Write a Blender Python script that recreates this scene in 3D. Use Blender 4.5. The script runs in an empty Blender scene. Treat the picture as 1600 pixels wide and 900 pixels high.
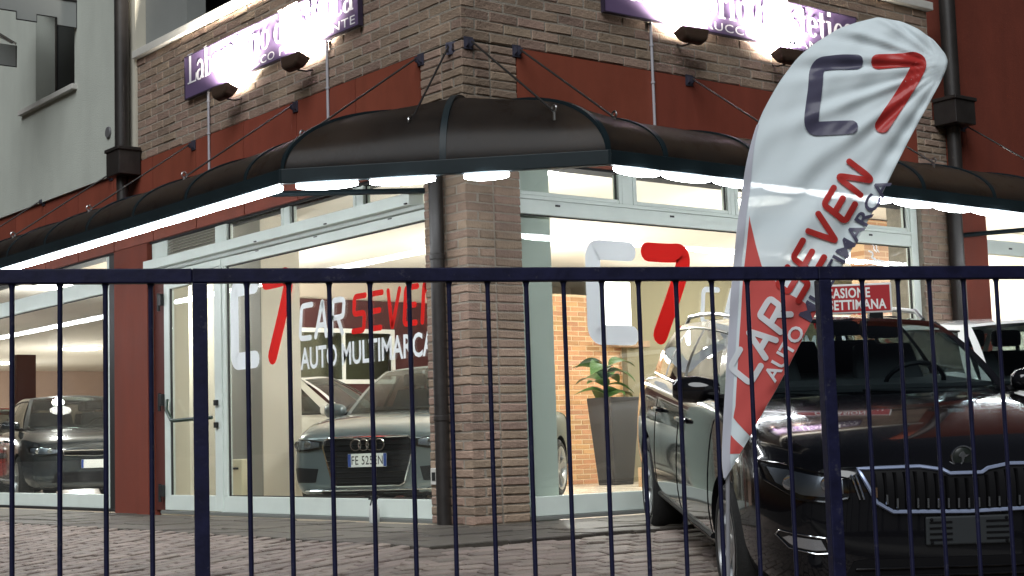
import bpy, bmesh, math, random
from mathutils import Vector, Matrix
from mathutils.bvhtree import BVHTree

random.seed(7)
PI = math.pi
SC = bpy.context.scene
COL = SC.collection

# ------------------------------------------------------------------ camera
# building axes: x runs along the right-hand front, y along the left-hand front, z up, origin at the foot of the corner pillar
cam_d = bpy.data.cameras.new('camera')
cam_d.sensor_width = 36.0
cam_d.lens = 53.9
cam_d.clip_start = 0.05
cam_d.clip_end = 3000
cam = bpy.data.objects.new('camera', cam_d)
COL.objects.link(cam)
CR, CU, CF = Vector((.787, -.617, -.031)), Vector((-.038, -.099, .994)), Vector((.616, .781, .101))
CF.normalize(); CR = (CR - CF * CR.dot(CF)).normalized(); CU = CR.cross(CF)
M = Matrix((CR, CU, -CF)).transposed().to_4x4()
M.translation = Vector((-6.391, -8.601, .556))
cam.matrix_world = M
SC.camera = cam
CAMP = M.translation.copy()

# ------------------------------------------------------------------ night sky, weak street light, exposure
world = bpy.data.worlds.new('World')
SC.world = world
world.use_nodes = True
wn = world.node_tree
sky = wn.nodes.new('ShaderNodeTexSky')
sky.sky_type = 'NISHITA'
sky.sun_disc = False
SUN_DIR = Vector((-.58, -.45, .68)).normalized()          # towards the light: up to the left, behind the camera
sky.sun_elevation = math.radians(-2)                     # the sun itself is long gone
sky.sun_rotation = math.atan2(SUN_DIR.x, SUN_DIR.y)
wn.links.new(sky.outputs[0], wn.nodes['Background'].inputs[0])
wn.nodes['Background'].inputs[1].default_value = 0.15
sun_d = bpy.data.lights.new('sun', 'SUN')
sun_d.energy = 1.8
sun_d.angle = math.radians(42)
sun_d.color = (.95, .98, 1.0)
sun = bpy.data.objects.new('sun', sun_d)
COL.objects.link(sun)
sun.rotation_euler = SUN_DIR.to_track_quat('Z', 'Y').to_euler()
vs = SC.view_settings
vs.view_transform = 'Standard'
vs.look = 'None'
vs.exposure = 0.6
vs.gamma = 1.0
vs.use_curve_mapping = False
SC.render.engine = 'CYCLES'
SC.cycles.use_denoising = True
SC.cycles.max_bounces = 8
SC.cycles.transparent_max_bounces = 24
SC.cycles.sample_clamp_indirect = 4.0
SC.cycles.caustics_reflective = False
SC.cycles.caustics_refractive = False

# ------------------------------------------------------------------ materials
MATS = {}


def mat(name, col, rough=.6, metal=0.0, var=0.0, vscale=6.0, bump=0.0, bscale=40.0, emit=None, es=0.0, coat=0.0, rand=0.0, spec=.5, detail=4, hue=.012, stain=0.0, streak=1.0):
    if name in MATS:
        return MATS[name]
    m = bpy.data.materials.new(name)
    m.use_nodes = True
    nt = m.node_tree
    b = nt.nodes['Principled BSDF']
    b.inputs['Base Color'].default_value = (*col, 1)
    b.inputs['Roughness'].default_value = rough
    b.inputs['Metallic'].default_value = metal
    b.inputs['Coat Weight'].default_value = coat
    b.inputs['Coat Roughness'].default_value = .04
    b.inputs['Specular IOR Level'].default_value = spec
    if emit:
        b.inputs['Emission Color'].default_value = (*emit, 1)
        b.inputs['Emission Strength'].default_value = es
    src = None
    if var or bump:
        tc = nt.nodes.new('ShaderNodeTexCoord')
    if var:
        n = nt.nodes.new('ShaderNodeTexNoise')
        n.inputs['Scale'].default_value = vscale
        n.inputs['Detail'].default_value = detail
        n.inputs['Roughness'].default_value = .65
        nt.links.new(tc.outputs['Object'], n.inputs['Vector'])
        r = nt.nodes.new('ShaderNodeMapRange')
        r.inputs[1].default_value = .25
        r.inputs[2].default_value = .75
        r.inputs[3].default_value = 1 - var
        r.inputs[4].default_value = 1 + var
        nt.links.new(n.outputs[0], r.inputs[0])
        src = r.outputs[0]
        rr = nt.nodes.new('ShaderNodeMapRange')
        rr.inputs[3].default_value = max(.03, rough - .12)
        rr.inputs[4].default_value = min(1, rough + .12)
        nt.links.new(n.outputs[0], rr.inputs[0])
        nt.links.new(rr.outputs[0], b.inputs['Roughness'])
    if rand:
        oi = nt.nodes.new('ShaderNodeObjectInfo')
        r2 = nt.nodes.new('ShaderNodeMapRange')
        r2.inputs[3].default_value = 1 - rand
        r2.inputs[4].default_value = 1 + rand
        nt.links.new(oi.outputs['Random'], r2.inputs[0])
        if src is not None:
            mu = nt.nodes.new('ShaderNodeMath')
            mu.operation = 'MULTIPLY'
            nt.links.new(src, mu.inputs[0])
            nt.links.new(r2.outputs[0], mu.inputs[1])
            src = mu.outputs[0]
        else:
            src = r2.outputs[0]
    if stain:          # broad dirt and weathering in world space; streak > 1 stretches it downwards
        ge = nt.nodes.new('ShaderNodeNewGeometry')
        mp = nt.nodes.new('ShaderNodeMapping')
        mp.inputs['Scale'].default_value = (2.2 * streak ** .5, 2.2 * streak ** .5, 2.2 / streak)
        nt.links.new(ge.outputs['Position'], mp.inputs[0])
        n3 = nt.nodes.new('ShaderNodeTexNoise')
        n3.inputs['Scale'].default_value = 1.0
        n3.inputs['Detail'].default_value = 6
        n3.inputs['Roughness'].default_value = .6
        nt.links.new(mp.outputs[0], n3.inputs['Vector'])
        r3 = nt.nodes.new('ShaderNodeMapRange')
        r3.inputs[1].default_value = .3
        r3.inputs[2].default_value = .7
        r3.inputs[3].default_value = 1 - stain
        r3.inputs[4].default_value = 1 + stain * .6
        nt.links.new(n3.outputs[0], r3.inputs[0])
        if src is None:
            src = r3.outputs[0]
        else:
            m3 = nt.nodes.new('ShaderNodeMath')
            m3.operation = 'MULTIPLY'
            nt.links.new(src, m3.inputs[0])
            nt.links.new(r3.outputs[0], m3.inputs[1])
            src = m3.outputs[0]
    if src is not None:
        mx = nt.nodes.new('ShaderNodeVectorMath')
        mx.operation = 'SCALE'
        mx.inputs[0].default_value = col
        nt.links.new(src, mx.inputs['Scale'])
        nt.links.new(mx.outputs[0], b.inputs['Base Color'])
        if rand:
            hs = nt.nodes.new('ShaderNodeHueSaturation')
            mr = nt.nodes.new('ShaderNodeMapRange')
            mr.inputs[3].default_value = .5 - hue
            mr.inputs[4].default_value = .5 + hue
            ml = nt.nodes.new('ShaderNodeMath')
            ml.operation = 'FRACT'
            mm = nt.nodes.new('ShaderNodeMath')
            mm.operation = 'MULTIPLY'
            mm.inputs[1].default_value = 17.3
            nt.links.new(oi.outputs['Random'], mm.inputs[0])
            nt.links.new(mm.outputs[0], ml.inputs[0])
            nt.links.new(ml.outputs[0], mr.inputs[0])
            nt.links.new(mr.outputs[0], hs.inputs['Hue'])
            nt.links.new(mx.outputs[0], hs.inputs['Color'])
            nt.links.new(hs.outputs[0], b.inputs['Base Color'])
    if bump:
        n2 = nt.nodes.new('ShaderNodeTexNoise')
        n2.inputs['Scale'].default_value = bscale
        n2.inputs['Detail'].default_value = 5
        nt.links.new(tc.outputs['Object'], n2.inputs['Vector'])
        bp = nt.nodes.new('ShaderNodeBump')
        bp.inputs['Strength'].default_value = bump
        bp.inputs['Distance'].default_value = .02
        nt.links.new(n2.outputs[0], bp.inputs['Height'])
        nt.links.new(bp.outputs[0], b.inputs['Normal'])
    MATS[name] = m
    return m


def glass_mat(name, tint=(.96, .98, .97), f0=.04, dirt=0.0):
    """Clear sheet: straight-through transmission plus a Fresnel mirror coat, with a faint film of dirt."""
    if name in MATS:
        return MATS[name]
    m = bpy.data.materials.new(name)
    m.use_nodes = True
    nt = m.node_tree
    nt.nodes.clear()
    out = nt.nodes.new('ShaderNodeOutputMaterial')
    tr = nt.nodes.new('ShaderNodeBsdfTransparent')
    tr.inputs[0].default_value = (*tint, 1)
    gl = nt.nodes.new('ShaderNodeBsdfGlossy')
    gl.inputs['Roughness'].default_value = .015
    gl.inputs['Color'].default_value = (1, 1, 1, 1)
    lw = nt.nodes.new('ShaderNodeLayerWeight')
    lw.inputs['Blend'].default_value = .5
    p = nt.nodes.new('ShaderNodeMath'); p.operation = 'POWER'; p.inputs[1].default_value = 5
    nt.links.new(lw.outputs['Facing'], p.inputs[0])
    a = nt.nodes.new('ShaderNodeMath'); a.operation = 'MULTIPLY_ADD'
    a.inputs[1].default_value = 1 - f0; a.inputs[2].default_value = f0
    nt.links.new(p.outputs[0], a.inputs[0])
    mx = nt.nodes.new('ShaderNodeMixShader')
    nt.links.new(a.outputs[0], mx.inputs[0])
    nt.links.new(tr.outputs[0], mx.inputs[1])
    nt.links.new(gl.outputs[0], mx.inputs[2])
    last = mx
    if dirt:
        df = nt.nodes.new('ShaderNodeBsdfDiffuse'); df.inputs[0].default_value = (.7, .72, .7, 1)
        tc = nt.nodes.new('ShaderNodeTexCoord')
        nz = nt.nodes.new('ShaderNodeTexNoise'); nz.inputs['Scale'].default_value = 1.7; nz.inputs['Detail'].default_value = 6
        nt.links.new(tc.outputs['Object'], nz.inputs['Vector'])
        mr = nt.nodes.new('ShaderNodeMapRange'); mr.inputs[1].default_value = .52; mr.inputs[2].default_value = .8
        mr.inputs[3].default_value = dirt * .1; mr.inputs[4].default_value = dirt
        nt.links.new(nz.outputs[0], mr.inputs[0])
        m2 = nt.nodes.new('ShaderNodeMixShader')
        nt.links.new(mr.outputs[0], m2.inputs[0])
        nt.links.new(mx.outputs[0], m2.inputs[1])
        nt.links.new(df.outputs[0], m2.inputs[2])
        last = m2
    nt.links.new(last.outputs[0], out.inputs[0])
    MATS[name] = m
    return m


def sheet_mat(name, col, transl, transp, gloss, rough=.25, tcol=None, bump=0, dust=None):
    """Thin fabric or plastic sheet: diffuse + translucent + see-through + gloss."""
    if name in MATS:
        return MATS[name]
    m = bpy.data.materials.new(name)
    m.use_nodes = True
    nt = m.node_tree
    nt.nodes.clear()
    out = nt.nodes.new('ShaderNodeOutputMaterial')
    d = nt.nodes.new('ShaderNodeBsdfDiffuse'); d.inputs[0].default_value = (*col, 1)
    t = nt.nodes.new('ShaderNodeBsdfTranslucent'); t.inputs[0].default_value = (*(tcol or col), 1)
    tp = nt.nodes.new('ShaderNodeBsdfTransparent'); tp.inputs[0].default_value = (*[min(1, c * 1.4) for c in (tcol or col)], 1)
    g = nt.nodes.new('ShaderNodeBsdfGlossy'); g.inputs['Roughness'].default_value = rough
    m1 = nt.nodes.new('ShaderNodeMixShader'); m1.inputs[0].default_value = transl
    m2 = nt.nodes.new('ShaderNodeMixShader'); m2.inputs[0].default_value = transp
    m3 = nt.nodes.new('ShaderNodeMixShader')
    fr = nt.nodes.new('ShaderNodeLayerWeight'); fr.inputs['Blend'].default_value = .5
    pw = nt.nodes.new('ShaderNodeMath'); pw.operation = 'POWER'; pw.inputs[1].default_value = 4
    ma = nt.nodes.new('ShaderNodeMath'); ma.operation = 'MULTIPLY_ADD'; ma.inputs[1].default_value = gloss * 6; ma.inputs[2].default_value = gloss
    ma.use_clamp = True
    nt.links.new(fr.outputs['Facing'], pw.inputs[0]); nt.links.new(pw.outputs[0], ma.inputs[0]); nt.links.new(ma.outputs[0], m3.inputs[0])
    L = nt.links.new
    L(d.outputs[0], m1.inputs[1]); L(t.outputs[0], m1.inputs[2])
    L(m1.outputs[0], m2.inputs[1]); L(tp.outputs[0], m2.inputs[2])
    L(m2.outputs[0], m3.inputs[1]); L(g.outputs[0], m3.inputs[2])
    L(m3.outputs[0], out.inputs[0])
    if dust:
        ge = nt.nodes.new('ShaderNodeNewGeometry'); nd = nt.nodes.new('ShaderNodeTexNoise')
        nd.inputs['Scale'].default_value = 2.4; nd.inputs['Detail'].default_value = 8; nd.inputs['Roughness'].default_value = .7
        rp = nt.nodes.new('ShaderNodeMapRange'); rp.inputs[1].default_value = .38; rp.inputs[2].default_value = .72
        mc = nt.nodes.new('ShaderNodeMix'); mc.data_type = 'RGBA'
        mc.inputs['A'].default_value = (*col, 1); mc.inputs['B'].default_value = (*dust, 1)
        L(ge.outputs['Position'], nd.inputs['Vector']); L(nd.outputs[0], rp.inputs[0]); L(rp.outputs[0], mc.inputs['Factor']); L(mc.outputs['Result'], d.inputs[0])
        rq = nt.nodes.new('ShaderNodeMapRange'); rq.inputs[3].default_value = rough * .7; rq.inputs[4].default_value = rough * 2.2
        L(nd.outputs[0], rq.inputs[0]); L(rq.outputs[0], g.inputs['Roughness'])
    if bump:
        tc = nt.nodes.new('ShaderNodeTexCoord'); nz = nt.nodes.new('ShaderNodeTexNoise')
        nz.inputs['Scale'].default_value = 5; nz.inputs['Detail'].default_value = 4
        bp = nt.nodes.new('ShaderNodeBump'); bp.inputs['Strength'].default_value = bump; bp.inputs['Distance'].default_value = .02
        L(tc.outputs['Object'], nz.inputs['Vector']); L(nz.outputs[0], bp.inputs['Height'])
        for n in (d, t, g):
            L(bp.outputs[0], n.inputs['Normal'])
    MATS[name] = m
    return m


def emit_mat(name, col, s):
    return mat(name, (.8, .8, .8), emit=col, es=s)


brick_m = mat('brick', (.30, .212, .158), .85, var=.2, vscale=7, bump=.5, bscale=60, rand=.17, hue=.014, stain=.22)
brickin_m = mat('orange_brick', (.50, .27, .13), .8, var=.15, vscale=9, bump=.4, bscale=70, rand=.18)
mortar_m = mat('mortar', (.325, .285, .235), .95, var=.2, vscale=20, bump=.6, bscale=120, stain=.25)
mortarin_m = mat('pale_mortar', (.62, .47, .3), .95, var=.1, vscale=20)
red_m = mat('red_render', (.165, .032, .016), .8, var=.08, vscale=3, bump=.25, bscale=160, stain=.16, streak=3)
redpanel_m = mat('red_panel', (.235, .053, .029), .65, var=.08, vscale=3, bump=.1, bscale=120, rand=.08, hue=.002, stain=.16, streak=3)
plaster_m = mat('plaster', (.53, .56, .50), .9, var=.04, vscale=1.2, bump=.5, bscale=180, stain=.07, streak=2)
cream_m = mat('cream_paint', (.55, .52, .43), .8, var=.05)
stone_m = mat('pale_stone', (.55, .54, .50), .6, var=.08, vscale=8, bump=.15)
apron_m = mat('porphyry', (.078, .067, .055), .62, var=.28, vscale=7, bump=.6, bscale=30, rand=.22, stain=.3)
paver_m = mat('paver', (.225, .178, .152), .6, var=.2, vscale=14, bump=.5, bscale=90, rand=.26, stain=.3)
sand_m = mat('joint_sand', (.055, .05, .045), .95, var=.3, vscale=30, bump=.5, bscale=200)
asphalt_m = mat('asphalt', (.05, .05, .05), .85, var=.25, vscale=18, bump=.6, bscale=160)
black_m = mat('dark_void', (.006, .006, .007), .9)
pipe_m = mat('brown_black_metal', (.022, .019, .018), .42, var=.2, vscale=8)
alu_m = mat('pale_aluminium', (.66, .73, .68), .42, var=.05, vscale=4)
gasket_m = mat('black_gasket', (.012, .012, .012), .6)
steel_m = mat('steel', (.5, .5, .5), .3, metal=1.0)
canopym_m = mat('canopy_metal', (.010, .018, .022), .45, var=.15, vscale=5, spec=.22)
fence_m = mat('fence_blue', (.0068, .0075, .031), .55, var=.5, vscale=16, bump=.06, bscale=60, detail=8, spec=.25)
def chip(m, scale, lo, col):
    """small flecks of another colour over a principled material"""
    nt = m.node_tree
    b = nt.nodes['Principled BSDF']
    old = b.inputs['Base Color'].links[0].from_socket
    ge = nt.nodes.new('ShaderNodeNewGeometry'); n = nt.nodes.new('ShaderNodeTexNoise')
    n.inputs['Scale'].default_value = scale; n.inputs['Detail'].default_value = 6; n.inputs['Roughness'].default_value = .75
    r = nt.nodes.new('ShaderNodeMapRange'); r.inputs[1].default_value = lo; r.inputs[2].default_value = lo + .07
    mx = nt.nodes.new('ShaderNodeMix'); mx.data_type = 'RGBA'; mx.inputs['B'].default_value = (*col, 1)
    nt.links.new(ge.outputs['Position'], n.inputs['Vector']); nt.links.new(n.outputs[0], r.inputs[0])
    nt.links.new(r.outputs[0], mx.inputs['Factor']); nt.links.new(old, mx.inputs['A']); nt.links.new(mx.outputs['Result'], b.inputs['Base Color'])


chip(fence_m, 26, .60, (.035, .035, .055))
glass_m = glass_mat('shop_glass', dirt=.03)
white_m = mat('white_vinyl', (.86, .90, .92), .6, spec=.15)
redv_m = mat('red_vinyl', (.72, .010, .006), .6, spec=.1)
slate_m = mat('slate_print', (.105, .10, .165), .7)
flagred_m = sheet_mat('flag_red', (.66, .12, .11), .15, .05, .02)
flagwhite_m = sheet_mat('flag_white', (.78, .86, .89), .16, .13, .006, rough=.5, bump=.15)
flagtxt_m = sheet_mat('flag_text_white', (.78, .82, .85), .15, .05, .02)
flagtr_m = sheet_mat('flag_text_red', (.55, .05, .045), .25, .06, .02)
flagts_m = sheet_mat('flag_text_slate', (.10, .095, .15), .25, .04, .02)
sleeve_m = sheet_mat('flag_sleeve', (.56, .57, .64), .15, .03, .02)
canopy_m = sheet_mat('bronze_polycarbonate', (.011, .0115, .013), .55, .02, .010, rough=.2, tcol=(.26, .21, .17), dust=(.036, .034, .033))
sign_m = mat('purple_sign', (.125, .085, .175), .45, var=.06, vscale=2)
led_m = emit_mat('led_light', (.93, .97, 1.0), 33)
lampglow_m = emit_mat('ceiling_lamp_glow', (1, .97, .90), 14)
flood_m = emit_mat('flood_glow', (1, .93, .82), 60)
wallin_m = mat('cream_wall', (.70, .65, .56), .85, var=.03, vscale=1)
olive_m = mat('olive_wall', (.19, .172, .11), .85, var=.04, vscale=1)
ceil_m = mat('ceiling_paint', (.68, .64, .57), .9, var=.02, vscale=1)
floor_m = mat('showroom_tile', (.62, .56, .46), .25, var=.05, vscale=3)
pier_m = mat('grey_green_paint', (.55, .61, .55), .7, var=.03, vscale=2)
colshade_m = mat('column_shade', (.27, .27, .24), .7, var=.04, vscale=2)  # shade on one side of the cream column, as a colour
maroon_m = mat('maroon_wall', (.055, .009, .010), .7, var=.05)
pink_m = mat('pinkish_wall', (.55, .40, .33), .85, var=.05)


# ------------------------------------------------------------------ object helpers
def link(o, parent=None):
    COL.objects.link(o)
    if parent is not None:
        o.parent = parent
    return o


def tag(o, label=None, cat=None, group=None, kind=None):
    if label: o['label'] = label
    if cat: o['category'] = cat
    if group: o['group'] = group
    if kind: o['kind'] = kind
    return o


def thing(name, label, cat, loc=(0, 0, 0), rz=0.0, group=None, kind=None):
    o = bpy.data.objects.new(name, None)
    o.empty_display_size = .1
    o.location = loc
    o.rotation_euler = (0, 0, rz)
    COL.objects.link(o)
    return tag(o, label, cat, group, kind)


class MB:
    """collects simple shapes into one mesh"""

    def __init__(s):
        s.v = []; s.f = []; s.m = []

    def add(s, vs, fs, mi=0):
        k = len(s.v)
        s.v += [tuple(p) for p in vs]
        s.f += [tuple(i + k for i in f) for f in fs]
        s.m += [mi] * len(fs)
        return s

    def box(s, a, b, mi=0):
        x0, y0, z0 = a; x1, y1, z1 = b
        return s.add([(x0, y0, z0), (x1, y0, z0), (x1, y1, z0), (x0, y1, z0), (x0, y0, z1), (x1, y0, z1), (x1, y1, z1), (x0, y1, z1)],
                     [(0, 3, 2, 1), (4, 5, 6, 7), (0, 1, 5, 4), (1, 2, 6, 5), (2, 3, 7, 6), (3, 0, 4, 7)], mi)

    def tube(s, pts, r, n=8, mi=0, cap=True, r1=None, closed=False):
        pts = [Vector(p) for p in pts]
        N = len(pts)
        rings = []
        ref = None
        for i, p in enumerate(pts):
            if closed:
                d = pts[(i + 1) % N] - pts[i - 1]
            else:
                d = pts[min(i + 1, N - 1)] - pts[max(i - 1, 0)]
            d.normalize()
            if ref is None:
                ref = Vector((0, 0, 1)) if abs(d.z) < .9 else Vector((1, 0, 0))
            a = d.cross(ref)
            if a.length < 1e-6:
                a = d.cross(Vector((0, 1, 0)))
            a.normalize()
            b = a.cross(d)
            ref = b
            rr = r if r1 is None else r + (r1 - r) * i / max(1, N - 1)
            rings.append([p + (a * math.cos(2 * PI * k / n) + b * math.sin(2 * PI * k / n)) * rr for k in range(n)])
        vs = [q for ring in rings for q in ring]
        fs = []
        for i in range(N if closed else N - 1):
            j = (i + 1) % N
            for k in range(n):
                fs.append((i * n + k, i * n + (k + 1) % n, j * n + (k + 1) % n, j * n + k))
        if cap and not closed:
            fs.append(tuple(range(n - 1, -1, -1)))
            fs.append(tuple((N - 1) * n + k for k in range(n)))
        return s.add(vs, fs, mi)

    def prism(s, poly, fn, h0, h1, mi=0):
        """poly: 2D outline, fn(u,v,h) -> 3D"""
        n = len(poly)
        vs = [fn(u, v, h0) for u, v in poly] + [fn(u, v, h1) for u, v in poly]
        fs = [tuple(range(n - 1, -1, -1)), tuple(range(n, 2 * n))] + [(i, (i + 1) % n, n + (i + 1) % n, n + i) for i in range(n)]
        return s.add(vs, fs, mi)

    def lathe(s, prof, n=24, axis='y', c=(0, 0, 0), mi=0, closed=False):
        """prof: (radius, along)"""
        vs = []
        for r, h in prof:
            for k in range(n):
                a = 2 * PI * k / n
                p = (r * math.cos(a), h, r * math.sin(a)) if axis == 'y' else ((h, r * math.cos(a), r * math.sin(a)) if axis == 'x' else (r * math.cos(a), r * math.sin(a), h))
                vs.append((p[0] + c[0], p[1] + c[1], p[2] + c[2]))
        fs = []
        m = len(prof)
        for i in range(m if closed else m - 1):
            j = (i + 1) % m
            for k in range(n):
                fs.append((i * n + k, i * n + (k + 1) % n, j * n + (k + 1) % n, j * n + k))
        return s.add(vs, fs, mi)

    def mesh(s, name, mats, smooth=False, fix=True):
        me = bpy.data.meshes.new(name)
        me.from_pydata(s.v, [], s.f)
        for m in (mats if isinstance(mats, (list, tuple)) else [mats]):
            me.materials.append(m)
        if any(s.m):
            me.polygons.foreach_set('material_index', s.m)
        if fix:
            bm = bmesh.new(); bm.from_mesh(me)
            bmesh.ops.recalc_face_normals(bm, faces=bm.faces)
            bm.to_mesh(me); bm.free()
        else:
            bm = bmesh.new(); bm.from_mesh(me)
            bmesh.ops.remove_doubles(bm, verts=bm.verts, dist=2e-5)
            bm.to_mesh(me); bm.free()
        if smooth:
            me.polygons.foreach_set('use_smooth', [True] * len(me.polygons))
            if smooth != 'all':
                try:
                    me.set_sharp_from_angle(angle=math.radians(smooth if smooth is not True else 40))
                except Exception:
                    pass
        me.update()
        return me

    def build(s, name, mats, parent=None, smooth=False, bevel=0.0, fix=True):
        o = bpy.data.objects.new(name, s.mesh(name, mats, smooth, fix))
        link(o, parent)
        if bevel:
            bv = o.modifiers.new('edge', 'BEVEL')
            bv.width = bevel; bv.segments = 2; bv.limit_method = 'ANGLE'
        return o


def box(name, a, b, m, parent=None, bevel=0.0):
    a, b = [min(p, q) for p, q in zip(a, b)], [max(p, q) for p, q in zip(a, b)]
    c = [(p + q) / 2 for p, q in zip(a, b)]
    mb = MB().box([p - k for p, k in zip(a, c)], [q - k for q, k in zip(b, c)])
    o = mb.build(name, m, parent, bevel=bevel, fix=False)
    o.location = c
    return o


def grid_mesh(fn, nu, nv):
    mb = MB()
    vs = [fn(i / nu, j / nv) for i in range(nu + 1) for j in range(nv + 1)]
    fs = [(i * (nv + 1) + j, (i + 1) * (nv + 1) + j, (i + 1) * (nv + 1) + j + 1, i * (nv + 1) + j + 1) for i in range(nu) for j in range(nv)]
    return mb.add(vs, fs)


def slab(fn, nu, nv, off):
    """closed sheet: surface fn(u,v) and the same moved by off(u,v)"""
    mb = MB()
    W = nv + 1
    a = [Vector(fn(i / nu, j / nv)) for i in range(nu + 1) for j in range(W)]
    b = [p + Vector(off) for p in a]
    N = len(a)
    fs = []
    for i in range(nu):
        for j in range(nv):
            q = (i * W + j, (i + 1) * W + j, (i + 1) * W + j + 1, i * W + j + 1)
            fs.append(q); fs.append(tuple(k + N for k in reversed(q)))
    for i in range(nu):
        fs.append((i * W, i * W + N, (i + 1) * W + N, (i + 1) * W))
        fs.append((i * W + nv, (i + 1) * W + nv, (i + 1) * W + nv + N, i * W + nv + N))
    for j in range(nv):
        fs.append((j, j + 1, j + 1 + N, j + N))
        fs.append((nu * W + j, nu * W + j + N, nu * W + j + 1 + N, nu * W + j + 1))
    return mb.add(a + b, fs)


# ---- lettering -----------------------------------------------------------
def chaikin(p, it=2):
    for _ in range(it):
        q = [p[0]]
        for a, b in zip(p[:-1], p[1:]):
            q.append((a[0] * .75 + b[0] * .25, a[1] * .75 + b[1] * .25))
            q.append((a[0] * .25 + b[0] * .75, a[1] * .25 + b[1] * .75))
        q.append(p[-1])
        p = q
    return p


def ribbon(p, w, cap=True, closed=False):
    """flat stroke along 2D points; w a number or one width per point; returns verts, faces"""
    n = len(p)
    ws = w if isinstance(w, (list, tuple)) else [w] * n
    L, R = [], []
    for i in range(n):
        a = p[i - 1] if (i or closed) else p[0]
        b = p[(i + 1) % n] if (i < n - 1 or closed) else p[n - 1]
        if not closed and i == 0: a = p[0]
        dx, dy = b[0] - a[0], b[1] - a[1]
        l = math.hypot(dx, dy) or 1
        nx, ny = -dy / l, dx / l
        h = ws[i] / 2
        L.append((p[i][0] + nx * h, p[i][1] + ny * h)); R.append((p[i][0] - nx * h, p[i][1] - ny * h))
    vs = L + R
    fs = [(i, n + i, n + (i + 1) % n, (i + 1) % n) for i in range(n if closed else n - 1)]
    if cap and not closed:
        for i, j in ((0, 1), (n - 1, n - 2)):
            cx, cy = p[i]
            a0 = math.atan2(p[i][1] - p[j][1], p[i][0] - p[j][0])
            k = len(vs)
            vs += [(cx + ws[i] / 2 * math.cos(a0 + t), cy + ws[i] / 2 * math.sin(a0 + t)) for t in [(-.5 + q / 6) * PI for q in range(7)]]
            fs.append(tuple(range(k, k + 7)))
    return vs, fs


ROUND = {
    'C': [[(1, 1), (.35, 1), (.0, .98), (0, .65), (0, .35), (0, .02), (.35, 0), (1, 0)]],
    'A': [[(0, 0), (.44, .97), (.5, 1.04), (.56, .97), (1, 0)], [(.2, .33), (.8, .33)]],
    'R': [[(0, 0), (0, .8), (0, 1), (.3, 1), (.75, 1), (1, .96), (1, .75), (1, .52), (.75, .48), (.1, .48)], [(.5, .48), (1, 0)]],
    'S': [[(1, 1), (.4, 1), (0, 1), (0, .75), (0, .5), (.4, .5), (.6, .5), (1, .5), (1, .25), (1, 0), (.6, 0), (0, 0)]],
    'E': [[(1, 1), (.4, 1), (0, 1), (0, .7), (0, .3), (0, 0), (.4, 0), (1, 0)], [(.05, .5), (.85, .5)]],
    'V': [[(0, 1), (.44, .05), (.5, -.04), (.56, .05), (1, 1)]],
    'N': [[(0, 0), (0, .9), (.06, 1.05), (.2, .95), (.8, .05), (.94, -.05), (1, .1), (1, 1)]],
    '7': [[(0, 1), (.7, 1), (1.02, 1), (.98, .78), (.28, 0)]],
}


def arc(cx, cy, rx, ry, a0, a1, n=14):
    return [(cx + rx * math.cos(math.radians(a0 + (a1 - a0) * i / n)), cy + ry * math.sin(math.radians(a0 + (a1 - a0) * i / n))) for i in range(n + 1)]


def modw(pts, cx, cy, thick, thin):
    o = []
    for x, y in pts:
        a = math.atan2(y - cy, x - cx)
        o.append(thin + (thick - thin) * abs(math.cos(a)) ** 1.5)
    return o


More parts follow.
